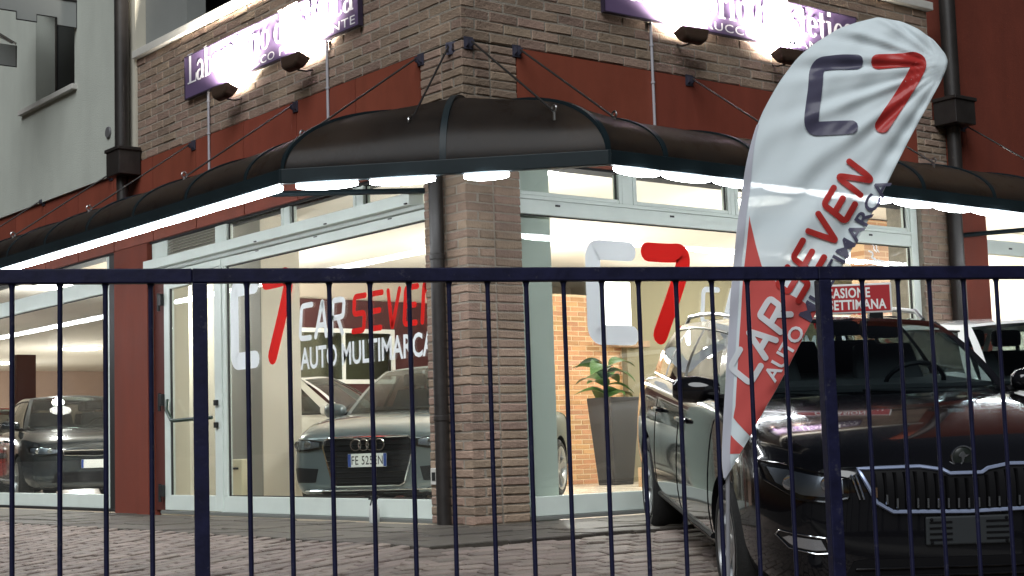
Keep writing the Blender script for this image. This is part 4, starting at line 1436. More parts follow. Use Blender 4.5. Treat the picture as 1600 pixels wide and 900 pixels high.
def fold(a, z):
    """gentle belly of the cloth plus tension folds running to the tip and from the tail"""
    l, r = interp(FLs, z), interp(FRs, z)
    w = max(r - l, .02)
    s = min(1, max(0, (a - l) / w))
    d = .045 * math.sin(PI * s) * min(1, w / .4)
    # folds fan out from the tip
    tx, tz = .965, 1.63
    ang = math.atan2(tz - z, tx - a)
    dist = math.hypot(tz - z, tx - a)
    k = math.exp(-((dist - .38) / .36) ** 2)
    d += .008 * k * math.sin(ang * 25) + .003 * k * math.sin(ang * 43 + 1.1)
    d += .007 * math.exp(-((z - 1.0) / .45) ** 2) * math.sin((a * .62 - z * .78) * 34 + 2.0 * math.sin(a * 5)) * min(1, w / .3)
    d += .004 * math.sin(z * 55 + a * 20) * math.exp(-((s - .98) / .1) ** 2)
    d += .003 * math.sin(z * 31 - a * 47)
    return d


def on_flag(a, z, h=0.0):
    return RF * a + Vector((0, 0, z)) + NF * (fold(a, z) + h)


fg = thing('feather_flag', 'white and red feather flag reading C7 car seven leaning beside the black car', 'flag', P0)
NR = 190
zs_ = [.004 + 1.850 * (i / NR) for i in range(NR + 1)]
NA = 60
vs_ = []
for z in zs_:
    l, r = interp(FLs, z), interp(FRs, z)
    vs_ += [on_flag(l + (r - l) * j / NA, z) for j in range(NA + 1)]
N1 = len(vs_)
vs2 = vs_ + [p - NF * .0015 for p in vs_]
fs_ = []
for i in range(NR):
    for j in range(NA):
        q = (i * (NA + 1) + j, i * (NA + 1) + j + 1, (i + 1) * (NA + 1) + j + 1, (i + 1) * (NA + 1) + j)
        fs_.append(q)
cloth = MB().add(vs_, fs_).build('cloth', flagwhite_m, fg, smooth='all', fix=False)
so = cloth.modifiers.new('cloth thickness', 'SOLIDIFY'); so.thickness = .0012; so.offset = -1


def flag_area(left, right, z0, z1, n, h, m, name='print'):
    v, f = [], []
    na = 40; n *= 2
    for i in range(n + 1):
        z = z0 + (z1 - z0) * i / n
        l, r = left(z), right(z)
        v += [on_flag(l + (r - l) * j / na, z, h) for j in range(na + 1)]
    for i in range(n):
        for j in range(na):
            f.append((i * (na + 1) + j, i * (na + 1) + j + 1, (i + 1) * (na + 1) + j + 1, (i + 1) * (na + 1) + j))
    return MB().add(v, f).build(name, m, fg, smooth='all', fix=False)


lf = lambda z: interp(FLs, z) + .045 * min(1, z / .3)
rf = lambda z: interp(FRs, z) - .001
redr = lambda z: min(rf(z), interp(RED_T, z)) if z > .67 else rf(z)
stt = chaikin([(.0, .33), (.05, .249), (.079, .214), (.135, .150)]); stb = chaikin([(.0, .245), (.034, .184), (.056, .158), (.11, .105)])
redl = lambda z: max(lf(z), interp(stt, z) if z < .33 else -1)
flag_area(lambda z: min(redl(z), redr(z)), redr, .152, 1.165, 80, .002, flagred_m)
flag_area(lambda z: min(lf(z), rf(z)), lambda z: max(min(lf(z), rf(z)), min(rf(z), interp(stb, z))), .108, .235, 14, .002, flagred_m)
# sleeve and pole
flag_area(lambda z: interp(FLs, z) - .002, lambda z: interp(FLs, z) + min(.032, max(.004, (interp(FRs, z) - interp(FLs, z)) * .9)) * (1 if z < 1.2 else max(.25, 1 - (z - 1.2) * 3)), .012, 1.45, 70, .0035, sleeve_m, 'sleeve')
gzf = ground_z(P0.x, P0.y) - P0.z
pole_pts = [Vector((0, 0, gzf + .03)) + RF * -.012 - NF * .004] + [RF * (a + .012) + Vector((0, 0, z)) - NF * .022 for a, z in [(interp(FLs, z), z) for z in (.0, .2, .5, .8, 1.0, 1.2, 1.35, 1.48, 1.57, 1.66, 1.73, 1.78)]]
MB().tube(pole_pts, .009, 8, r1=.004).build('pole', mat('pole_grey', (.25, .25, .27), .4), fg, smooth=True)
MB().lathe([(0, gzf + .0), (.19, gzf), (.2, gzf + .012), (.19, gzf + .03), (.03, gzf + .045), (.022, gzf + .12), (0, gzf + .12)], 24, 'z').build('base', mat('flag_base', (.02, .02, .022), .5), fg, smooth=True)


def flag_strokes(st, m, h=.0065):
    mb = MB()
    for k, (p, w, c) in enumerate(st):
        # resample so that letters follow the folds
        q = [p[0]]
        for a, b in zip(p[:-1], p[1:]):
            n = max(1, int(math.hypot(b[0] - a[0], b[1] - a[1]) / .015))
            q += [(a[0] + (b[0] - a[0]) * i / n, a[1] + (b[1] - a[1]) * i / n) for i in range(1, n + 1)]
        if c:      # round the ends by stretching the path and tapering it
            for e, i in ((0, 1), (-1, -2)):
                dx, dz = q[e][0] - q[i][0], q[e][1] - q[i][1]
                l_ = math.hypot(dx, dz) or 1
                ext = [(q[e][0] + dx / l_ * w / 2 * t_, q[e][1] + dz / l_ * w / 2 * t_, math.sqrt(max(.0, 1 - t_ * t_)) + .02) for t_ in (.3, .55, .75, .9, 1.0)]
                q = ([(a_, b_, g_) for a_, b_, g_ in reversed(ext)] + q) if e == 0 else q + ext
        n_ = len(q); na_ = 8
        rows_ = []
        for i in range(n_):
            a, b = q[max(0, i - 1)], q[min(n_ - 1, i + 1)]
            dx, dz = b[0] - a[0], b[1] - a[1]
            l_ = math.hypot(dx, dz) or 1
            hw = w / 2 * (q[i][2] if len(q[i]) > 2 else 1)
            rows_ += [on_flag(q[i][0] - dz / l_ * hw * t_, q[i][1] + dx / l_ * hw * t_, h + k * .0003) for t_ in [-1 + 2 * j / na_ for j in range(na_ + 1)]]
        mb.add(rows_, [(i * (na_ + 1) + j, i * (na_ + 1) + j + 1, (i + 1) * (na_ + 1) + j + 1, (i + 1) * (na_ + 1) + j) for i in range(n_ - 1) for j in range(na_)])
    mb.build('lettering', m, fg, smooth='all', fix=False)


flag_strokes([(chaikin([(0.606, 1.668), (0.52, 1.675), (0.45, 1.675), (0.442, 1.58), (0.424, 1.49), (0.415, 1.408), (0.48, 1.405), (0.572, 1.402)], 3), .058, True)], flagts_m)
flag_strokes([(chaikin([(0.695, 1.661), (0.79, 1.662), (0.862, 1.664), (0.838, 1.6), (0.697, 1.402)], 3), .058, True)], flagtr_m)
ta = math.atan2(1.245 - .475, .588 - .096)
def rot_text(strokes, ox, oz, ang):
    c, s = math.cos(ang), math.sin(ang)
    return [([(ox + x * c - y * s, oz + x * s + y * c) for x, y in p], w, cp) for p, w, cp in strokes]
s_, u = round_text('CAR', 0, 0, .082, .105, .038, .024, .15)
flag_strokes(rot_text(s_, .124, .388, ta), flagtxt_m)
s_, u = round_text('SEVEN', 0, 0, .080, .105, .043, .024, .15)
flag_strokes(rot_text(s_, .124 + .385 * math.cos(ta), .388 + .385 * math.sin(ta), ta), flagtr_m)


def flag_text(txt, x0_, x1_, y0_, y1_, ox, oz, ang, m):
    v, f = text_tris(txt, x0_, x1_, y0_, y1_, bold=.02)
    c, s = math.cos(ang), math.sin(ang)
    bm = bmesh.new()
    vv = [bm.verts.new((ox + x * c - y * s, 0, oz + x * s + y * c)) for x, y in v]
    for q in f:
        try: bm.faces.new([vv[i] for i in q])
        except ValueError: pass
    bmesh.ops.triangulate(bm, faces=bm.faces)
    for _ in range(2):
        ee = [e for e in bm.edges if e.calc_length() > .02]
        bmesh.ops.subdivide_edges(bm, edges=ee, cuts=1)
    bmesh.ops.triangulate(bm, faces=bm.faces)
    for w in bm.verts:
        w.co = on_flag(w.co.x, w.co.z, .0065)
    me = bpy.data.meshes.new('lettering'); bm.to_mesh(me); bm.free()
    me.materials.append(m)
    me.polygons.foreach_set('use_smooth', [True] * len(me.polygons))
    link(bpy.data.objects.new('lettering', me), fg)


flag_text('AUTO', 0, .245, 0, .058, .222, .385, ta, flagtxt_m)
flag_text('MULTIMARCA', .285, .93, 0, .058, .222, .385, ta, flagts_m)

# ------------------------------------------------------------------ cars
tyre_m = mat('tyre', (.012, .012, .012), .75, bump=.2, bscale=60)
rimm_m = mat('alloy', (.42, .43, .44), .3, metal=.85)
dark_m = mat('car_black_plastic', (.007, .007, .008), .5, spec=.12)
darkgloss_m = mat('car_gloss_black', (.006, .006, .007), .12)
chrome_m = mat('chrome', (.65, .67, .70), .12, metal=1.0)
lens_m = glass_mat('lamp_lens', (.82, .85, .88), .06)
lampin_m = mat('lamp_reflector', (.26, .28, .31), .3, metal=.9)
seat_m = mat('seat_fabric', (.03, .03, .032), .8)
autoglass_m = glass_mat('car_glass', (.56, .66, .68), .05)
autoglass2_m = glass_mat('car_glass_dark', (.50, .55, .53), .06)
plate_m = mat('plate_white', (.82, .84, .82), .5)
plateblue_m = mat('plate_blue', (.02, .06, .28), .5)
ink_m = mat('plate_ink', (.01, .01, .012), .6)


def paint(name, col, rough=.28, metal=.0, coat=1.0):
    return mat(name, col, rough, metal=metal, coat=coat, spec=.08)


def wheel_meshes(R, w, rr, style, key, cache={}):
    if key in cache:
        return cache[key]
    t = MB().lathe([(rr, -w / 2 + .012), (rr + .02, -w / 2), (R - .045, -w / 2 - .004), (R - .012, -w / 2 + .018), (R, -w / 2 + .045), (R, w / 2 - .045), (R - .012, w / 2 - .018), (R - .045, w / 2 + .004), (rr + .02, w / 2), (rr, w / 2 - .012)], 40, 'y')
    tm = t.mesh('tyre', tyre_m, smooth=True)
    m = MB()
    m.lathe([(rr + .004, -w / 2 - .002), (rr - .012, -w / 2 - .004), (rr - .025, -w / 2 + .02), (rr - .03, w / 2 - .01), (rr + .004, w / 2 - .004)], 40, 'y')
    n = 5
    for k in range(n):
        for dd in ((-.13, .13) if style == 'double' else (0,)):
            a = 2 * PI * k / n + dd
            ca, sa = math.cos(a), math.sin(a)
            def P(r, t_, y): return (r * ca - t_ * sa, y, r * sa + t_ * ca)
            hw0, hw1 = (.026, .018) if style == 'double' else (.042, .034)
            y0, y1 = -w / 2 + .028, -w / 2 + .008
            m.add([P(.03, -hw0, y0), P(.03, hw0, y0), P(rr - .01, hw1, y1), P(rr - .01, -hw1, y1), P(.03, -hw0, y0 + .035), P(.03, hw0, y0 + .035), P(rr - .01, hw1, y1 + .03), P(rr - .01, -hw1, y1 + .03)],
                  [(0, 1, 2, 3), (7, 6, 5, 4), (0, 4, 5, 1), (1, 5, 6, 2), (2, 6, 7, 3), (3, 7, 4, 0)])
    m.lathe([(0, -w / 2 + .016), (.04, -w / 2 + .018), (.06, -w / 2 + .026), (.06, -w / 2 + .06)], 20, 'y')
    rm = m.mesh('rim', rimm_m, smooth=35)
    d = MB().lathe([(.0, 0), (.14, 0), (.14, .02), (rr - .03, .025), (rr - .03, .05)], 28, 'y').mesh('brake_disc', mat('brake_iron', (.05, .05, .05), .5, metal=.6), smooth=35)
    cache[key] = (tm, rm, d)
    return cache[key]


def make_car(name, label, P, loc, yaw, pitch=0.0, group=None):
    """P: stations (x, half width, bottom, shoulder, top, hood half width), cabin outline, wheels, paint"""
    root = thing(name, label, 'car', loc, group=group)
    fw = Vector((math.cos(yaw) * math.cos(pitch), math.sin(yaw) * math.cos(pitch), math.sin(pitch)))
    lf_ = Vector((-math.sin(yaw), math.cos(yaw), 0)); up = fw.cross(lf_)
    mm = Matrix((fw, lf_, up)).transposed()
    root.rotation_euler = mm.to_euler()
    pm = P['paint']
    # ---- lower body
    st = P['st']
    mb = MB()
    ring_n = None
    vs_ = []
    for x, w, zb, zs2, zt, ws in st:
        zm = zb + (zs2 - zb) * .45
        half = [(0, zb), (w * .82, zb), (w * .955, zb + .05), (w * .99, zb + (zs2 - zb) * .3), (w, zm), (w * .995, zb + (zs2 - zb) * .72), (w * .965, zs2), (ws + (w - ws) * .25, zt - (zt - zs2) * .25), (ws * .9, zt + .012), (ws * .5, zt + .028), (0, zt + .034)]
        ring = [(x, -y, z) for y, z in half] + [(x, y, z) for y, z in reversed(half[1:-1])]
        ring_n = len(ring)
        vs_ += ring
    fs_ = [(i * ring_n + k, i * ring_n + (k + 1) % ring_n, (i + 1) * ring_n + (k + 1) % ring_n, (i + 1) * ring_n + k) for i in range(len(st) - 1) for k in range(ring_n)]
    h = ring_n // 2
    for base in (0, (len(st) - 1) * ring_n):
        for k in range(h):       # cap with quads across
            a, b = base + k, base + k + 1
            c, d = base + (ring_n - k - 1) % ring_n, base + (ring_n - k) % ring_n
            q = [a, b, c, d]
            q = list(dict.fromkeys(q))
            if len(q) >= 3: fs_.append(tuple(q))
    mb.add(vs_, fs_)
    tmp = bpy.data.objects.new('tmp', mb.mesh('tmp', pm)); COL.objects.link(tmp)
    ss = tmp.modifiers.new('s', 'SUBSURF'); ss.levels = 2; ss.render_levels = 2
    cutters = []
    WR = P['wr']
    for wx in (0, -P['wb']):
        for s in (-1, 1):
            c = MB().lathe([(0, s * .55), (WR, s * .55), (WR, s * 1.3), (0, s * 1.3)], 40, 'y', (wx, 0, P['wz'])).mesh('c', dark_m)
            co = bpy.data.objects.new('c', c); COL.objects.link(co); cutters.append(co)
            bo = tmp.modifiers.new('b', 'BOOLEAN'); bo.operation = 'DIFFERENCE'; bo.object = co; bo.solver = 'EXACT'
    dg = bpy.context.evaluated_depsgraph_get()
    dg.update()
    me = bpy.data.meshes.new_from_object(tmp.evaluated_get(dg))
    for co in cutters: bpy.data.objects.remove(co)
    bpy.data.objects.remove(tmp)
    me.name = 'body'
    me.materials.clear(); me.materials.append(pm); me.materials.append(dark_m)
    for p in me.polygons:
        c = p.center
        p.use_smooth = True
        p.material_index = 0
        if abs(c.y) < .9:
            for wx in (0, -P['wb']):
                if math.hypot(c.x - wx, c.z - P['wz']) < WR + .004 and abs(c.y) > .5:
                    p.material_index = 1
        if c.z < P.get('sill', .24) : p.material_index = 1
    try: me.set_sharp_from_angle(angle=math.radians(38))
    except Exception: pass
    body = bpy.data.objects.new('body', me); link(body, root)
    bvh = BVHTree.FromPolygons([v.co.copy() for v in me.vertices], [tuple(p.vertices) for p in me.polygons])
    nose = st[0][0] if st[0][0] > st[-1][0] else st[-1][0]

    def fx(y, z, back=False):
        o = Vector((-6 if back else 3, y, z)); hit = bvh.ray_cast(o, Vector((1 if back else -1, 0, 0)))
        return hit[0].x if hit[0] is not None else (nose - .3 if not back else -3.4)

    def fy(x, z, s):
        hit = bvh.ray_cast(Vector((x, 3 * s, z)), Vector((0, -s, 0)))
        return hit[0].y if hit[0] is not None else .88 * s

    def fz_(x, y):
        hit = bvh.ray_cast(Vector((x, y, 3)), Vector((0, 0, -1)))
        return hit[0].z if hit[0] is not None else .9

    def zspan(poly, y):
        zz = []
        n = len(poly)
        for i in range(n):
            (a, za), (b, zb) = poly[i], poly[(i + 1) % n]
            if (a - y) * (b - y) <= 0 and abs(a - b) > 1e-9:
                zz.append(za + (zb - za) * (y - a) / (b - a))
        return (min(zz), max(zz)) if len(zz) > 1 else None

    def front_patch(poly, off, ny=18, nz=6, back=False, inset=0.0):
        ys_ = [p[0] for p in poly]
        a, b = min(ys_) + 1e-4, max(ys_) - 1e-4
        v, f = [], []
        for i in range(ny + 1):
            y = a + (b - a) * i / ny
            z0, z1 = zspan(poly, y)
            for j in range(nz + 1):
                z = z0 + (z1 - z0) * j / nz
                v.append((fx(y, z, back) + (off if not back else -off), y, z))
        for i in range(ny):
            for j in range(nz):
                f.append((i * (nz + 1) + j, (i + 1) * (nz + 1) + j, (i + 1) * (nz + 1) + j + 1, i * (nz + 1) + j + 1))
        return MB().add(v, f)

    def front_line(pts, off, r, closed=True, n=8, back=False):
        q = []
        m_ = len(pts)
        for i in range(m_ if closed else m_ - 1):
            a, b = pts[i], pts[(i + 1) % m_]
            for k in range(n):
                y, z = a[0] + (b[0] - a[0]) * k / n, a[1] + (b[1] - a[1]) * k / n
                q.append((fx(y, z, back) + (off if not back else -off), y, z))
        if not closed:
            q.append((fx(*pts[-1], back) + off, *pts[-1]))
        return MB().tube(q, r, 6, closed=closed)

    def mir(poly): return [(-y, z) for y, z in poly]

    # ---- cabin
    c = P['cabin']
    (xb, wb_, zb_), (xt, wt, zt_), (xr, wr_, zr_), (xe, we, ze) = c
    cv = P.get('cowl', .24)
    bot = lambda v: Vector((xb - cv * v * v, wb_ * v, zb_))
    top = lambda v: Vector((xt - .10 * v * v, wt * v, zt_ - .035 * v * v))
    rear = lambda v: Vector((xr + .04 * v * v, wr_ * v, zr_ - .035 * v * v))
    end = lambda v: Vector((xe + .10 * v * v, we * v, ze))
    crown = P.get('crown', .03)
    def ws_f(u, v):
        p = bot(v).lerp(top(v), u); n_ = Vector((.5, 0, .85)); return p + n_ * (.035 * math.sin(PI * u))
    def rf_f(u, v):
        p = top(v).lerp(rear(v), u); return p + Vector((0, 0, crown * math.sin(PI * u)))
    def rw_f(u, v):
        p = rear(v).lerp(end(v), u); return p + Vector((-.6, 0, .8)) * (.03 * math.sin(PI * u))
    def sd_f(s):
        bulge = P.get('bulge', .05)
        def f(u, t_):
            b0 = bot(s).lerp(end(s), u); b0.y += s * bulge * math.sin(PI * u)
            t0 = rf_f(u, s)
            p = b0.lerp(t0, t_)
            p.y += s * .025 * math.sin(PI * t_)
            return p
        return f

    def sub(fn, u0, u1, v0, v1, nu, nv, off=0):
        return grid_mesh(lambda u, v: fn(u0 + (u1 - u0) * u, v0 + (v1 - v0) * v), nu, nv)
    fr = MB()
    def addp(g): fr.add(g.v, g.f)
    # roof and frames
    addp(sub(rf_f, 0, 1, -1, 1, 14, 12))
    for a, b in ((-1, -.93), (.93, 1)):
        addp(sub(ws_f, 0, 1, a, b, 8, 1)); addp(sub(rw_f, 0, 1, a, b, 6, 1))
    addp(sub(ws_f, .95, 1, -.93, .93, 1, 10)); addp(sub(rw_f, 0, .1, -.93, .93, 1, 10)); addp(sub(rw_f, .8, 1, -.93, .93, 1, 10))
    cols = P['cols']
    for s in (-1, 1):
        f = sd_f(s)
        addp(sub(f, 0, 1, 0, .05, 16, 1)); addp(sub(f, 0, 1, .90, 1, 16, 1))
        edges = [0] + [e for ab in cols for e in ab] + [1]
        for k_, (a, b) in enumerate(zip(edges[0::2], edges[1::2])):
            if 0 < k_ < len(cols):
                sub(f, a, b, .05, .90, 2, 6).build('pillar', dark_m, root, smooth='all')
            elif b - a > 1e-4: addp(sub(f, a, b, .05, .90, 2, 6))
        for a, b in cols:
            sub(f, a, b, .05, .90, 8, 6).build('side_window', P['glass'], root, smooth='all')
    for s in (-1, 1):
        f = sd_f(s)
        for t_ in (.045, .905):
            q = [f(u_, t_) + Vector((0, s * .006, 0)) for u_ in [.04 + .9 * k / 20 for k in range(21)]]
            MB().tube(q, .007, 6).build('window_trim', P.get('wtrim', dark_m), root, smooth=True)
    bmm = fr.mesh('cabin_frame', pm, smooth='all')
    bm = bmesh.new(); bm.from_mesh(bmm); bmesh.ops.remove_doubles(bm, verts=bm.verts, dist=.002); bmesh.ops.recalc_face_normals(bm, faces=bm.faces); bm.to_mesh(bmm); bm.free()
    try: bmm.set_sharp_from_angle(angle=math.radians(40))
    except Exception: pass
    fo = bpy.data.objects.new('cabin_frame', bmm); link(fo, root)
    sub(ws_f, .0, .95, -.93, .93, 10, 14).build('windshield', P['wglass'], root, smooth='all')
    sub(rw_f, .1, .8, -.93, .93, 6, 10).build('rear_window', P['glass'], root, smooth='all')
    front_seal = MB().tube([ws_f(0.0, -1 + 2 * i / 20) + Vector((.012, 0, -.004)) for i in range(21)], .014, 6).build('cowl', dark_m, root, smooth=True)
    # interior
    dk = MB()
    zd = max(fz_(x_, 0) for x_ in (xb - .5, (xb + xe) / 2, xe + .5)) + .006
    dk.box((xe + .2, -wb_ + .06, zd - .02), (xb - cv - .12, wb_ - .06, zd))
    dk.build('interior_trim', seat_m, root)
    MB().add([(xb - .08, -wb_ * .8, zb_ + .01), (xb - .08, wb_ * .8, zb_ + .01), (xb - .5, wb_ * .88, zb_ + .05), (xb - .5, -wb_ * .88, zb_ + .05), (xb - .52, wb_ * .88, zd), (xb - .52, -wb_ * .88, zd)], [(0, 1, 2, 3), (3, 2, 4, 5)]).build('dashboard', dark_m, root)
    sx = (xt - .35)
    for row, xx in enumerate((sx, sx - .85)):
        for y in ((-.36, .36) if row == 0 else (-.4, .0, .4)):
            g_ = MB()
            g_.add([(xx + .10, y - .20, zd), (xx + .10, y + .20, zd), (xx - .02, y + .20, zd), (xx - .02, y - .20, zd), (xx - .04, y - .17, zd + .20), (xx - .04, y + .17, zd + .20), (xx - .12, y + .17, zd + .18), (xx - .12, y - .17, zd + .18)], [(0, 1, 5, 4), (1, 2, 6, 5), (2, 3, 7, 6), (3, 0, 4, 7), (4, 5, 6, 7)])
            so_ = g_.build('seat', seat_m, root, bevel=.02)
            MB().box((xx - .13, y - .12, zd + .225), (xx - .05, y + .12, zd + .355)).build('headrest', seat_m, so_, bevel=.03)
    sw = Vector((xb - .62, P.get('drive', .36), zb_ + .045))
    MB().tube([sw + Vector((.08 * math.sin(t), .165 * math.cos(t), .115 * math.sin(t))) for t in [k * 2 * PI / 20 for k in range(20)]], .014, 6, closed=True).build('steering_wheel', dark_m, root, smooth=True)
    # ---- wheels
    tm, rm, dm = wheel_meshes(P['R'], .205, P['rr'], P.get('spoke', 'double'), (P['R'], P['rr'], P.get('spoke', 'double')))
    for wx in (0, -P['wb']):
        for s in (-1, 1):
            wh = bpy.data.objects.new('wheel', None); link(wh, root)
            wh.location = (wx, s * (P['track']), P['R'] - .003)
            wh.rotation_euler = (0, random.random() * 6, 0 if s < 0 else PI)
            if s > 0: wh.rotation_euler = (0, random.random() * 6, PI)
            for nm, me_ in (('tyre', tm), ('rim', rm), ('brake_disc', dm)):
                link(bpy.data.objects.new(nm, me_), wh)
    # ---- mirrors
    for s in (-1, 1):
        mx = P['mirror']
        g_ = MB()
        y0 = s * (wb_ + .03); y1 = s * (wb_ + .27)
        zc = zb_ + .06
        prof_ = [(0, .035, .03), (.12, .075, .055), (.5, .085, .075), (.85, .075, .07), (1, .03, .04)]
        vv = []
        for t_, hx, hz in prof_:
            y = y0 + (y1 - y0) * t_
            for k in range(10):
                a = 2 * PI * k / 10
                vv.append((mx + hx * (1 if math.cos(a) > 0 else .35) * math.cos(a) - .05 * t_, y, zc + hz * math.sin(a)))
        ff = [(i * 10 + k, i * 10 + (k + 1) % 10, (i + 1) * 10 + (k + 1) % 10, (i + 1) * 10 + k) for i in range(4) for k in range(10)] + [tuple(range(10)), tuple(40 + k for k in range(10))]
        mo_ = g_.add(vv, ff).build('mirror', P.get('mirror_paint', pm), root, smooth=50)
        MB().tube([(mx - .02, s * (wb_ - .05), zc - .06), (mx - .02, s * (wb_ + .07), zc - .04)], .022, 8).build('mirror_foot', dark_m, mo_, smooth=True)
    # ---- front lamps
    hl = P['headlight']
    for pg in (hl, mir(hl)):
        back = front_patch(pg, .004).build('headlight', darkgloss_m, root, smooth='all')
        yc = sum(p[0] for p in pg) / len(pg); zc = sum(p[1] for p in pg) / len(pg)
        sg = 1 if yc > 0 else -1
        rp = [(yc + (y - yc) * .86, zc + (z - zc) * .72) for y, z in pg]
        front_patch(rp, .010).build('reflector', P.get('lampin', lampin_m), back, smooth='all')
        for dy in (-.07, .07):
            yy = yc + dy
            g_ = MB().lathe([(0, .0), (.02, .004), (.034, .0), (.036, -.006), (.03, -.01)], 16, 'x')
            g_.v = [(p[0] + fx(yy, zc) + .020, p[1] + yy, p[2] + zc) for p in g_.v]
            g_.build('projector', chrome_m, back, smooth=True)
        front_line(pg, .012, .006).build('lamp_trim', P.get('lamp_trim', darkgloss_m), back, smooth=True)
        front_patch(pg, .024).build('lens', lens_m, back, smooth='all')
    # ---- grille
    gp = P['grille']
    go = front_patch(gp, .006, 24, 6).build('grille', dark_m, root, smooth='all')
    if P.get('slats') == 'v':
        ys_ = [p[0] for p in gp]
        n = P.get('nslat', 20)
        for k in range(n):
            y = min(ys_) + (max(ys_) - min(ys_)) * (k + .5) / n
            sp_ = zspan(gp, y)
            if sp_ and sp_[1] - sp_[0] > .06:
                z0, z1 = sp_[0] + .018, sp_[1] - .02
                MB().add([(fx(y + dy, z) + dx, y + dy, z) for z in (z0, z1) for dy, dx in ((-.009, .007), (-.004, .022), (.004, .022), (.009, .007))], [(0, 1, 5, 4), (1, 2, 6, 5), (2, 3, 7, 6), (0, 3, 2, 1), (4, 5, 6, 7)]).build('slat', mat('grille_slat', (.004, .004, .0045), .4, spec=.08), go)
                MB().add([(fx(y + dy, z) + dx, y + dy, z) for z in (z0, z0 + .042) for dy, dx in ((-.006, .020), (-.004, .025), (.004, .025), (.006, .020))], [(0, 1, 5, 4), (1, 2, 6, 5), (2, 3, 7, 6), (0, 3, 2, 1), (4, 5, 6, 7)]).build('slat_tip', chrome_m, go)
    elif P.get('slats') == 'h':
        zz = [p[1] for p in gp]
        n = P.get('nslat', 7)
        for k in range(n):
            z = min(zz) + (max(zz) - min(zz)) * (k + .6) / n
            hit = [p for p in [(y_, zspan(gp, y_)) for y_ in [-.6 + .01 * q for q in range(121)] if zspan(gp, y_)] if p[1][0] + .01 < z < p[1][1] - .01]
            if len(hit) > 2:
                a, b = hit[0][0] + .01, hit[-1][0] - .01
                front_line([(a, z), (b, z)], .014, .008, closed=False, n=14).build('slat', mat('grille_slat', (.004, .004, .0045), .4, spec=.08), go, smooth=True)
    front_line(gp, .012, P.get('gtrim', .010)).build('grille_frame', P.get('grille_chrome', chrome_m), go, smooth=True)
    for pg in P.get('intakes', []):
        front_patch(pg, .006, 20, 4).build('bumper_intake', dark_m, root, smooth='all')
    for pg in P.get('fogs', []):
        fo_ = front_patch(pg, .006, 10, 4).build('fog_light', darkgloss_m, root, smooth='all')
        yc = sum(p[0] for p in pg) / len(pg); zc = sum(p[1] for p in pg) / len(pg)
        rp = [(yc + (y - yc) * .8, zc + (z - zc) * .65) for y, z in pg]
        front_patch(rp, .012, 8, 3).build('reflector', mat('fog_reflector', (.55, .57, .6), .2, metal=.8), fo_, smooth='all')
        front_line(pg, .010, .0035).build('fog_frame', chrome_m, fo_, smooth=True)
    for (a, b, z, m_) in P.get('strips', []):
        front_line([(a, z), (b, z)], .006, .007, closed=False, n=16).build('trim_strip', m_, root, smooth=True)
    # ---- side details
    for s in (-1, 1):
        for x_ in P['seams']:
            pts_ = [(x_ + .02 * math.sin((z - .3) * 3), fy(x_, z, s) + s * .0005, z) for z in [.28 + (P['beltz'] - .3) * k / 10 for k in range(11)]]
            MB().tube(pts_, .0035, 5).build('door_seam', dark_m, root)
        for x_ in P['handles']:
            z = P['beltz'] - .14
            y = fy(x_, z, s)
            g_ = MB().tube([(x_ + .10, y, z), (x_ + .08, y + s * .03, z + .004), (x_, y + s * .036, z + .006), (x_ - .08, y + s * .03, z + .004), (x_ - .10, y, z)], .014, 8)
            g_.build('door_handle', P.get('handle_m', pm), root, smooth=True)
        zsl = .30
        pts_ = [(x_, fy(x_, zsl, s) + s * .004, zsl) for x_ in [-WR - .06 - (P['wb'] - 2 * WR - .12) * k / 10 for k in range(11)]]
        MB().tube(pts_, .016, 6).build('sill_trim', dark_m, root, smooth=True)
    if P.get('rails'):
        for s in (-1, 1):
            q = [rf_f(u, s * .93) + Vector((0, 0, .0 if u in (.06, .97) else .045)) for u in (.06, .12, .3, .5, .7, .9, .97)]
            MB().tube(q, .014, 8).build('roof_rail', P['rails'], root, smooth=True)
    # rear lamps
    rl_ = P.get('rearlamp', [(.45, .78), (.45, .95), (.66, .95), (.74, .84), (.70, .76)])
    for pg in (rl_, mir(rl_)):
        front_patch(pg, .006, 10, 4, back=True).build('tail_light', mat('tail_red', (.25, .01, .01), .2), root, smooth='all')
    P['fx'] = fx
    return root, fx, rf_f, front_patch, front_line


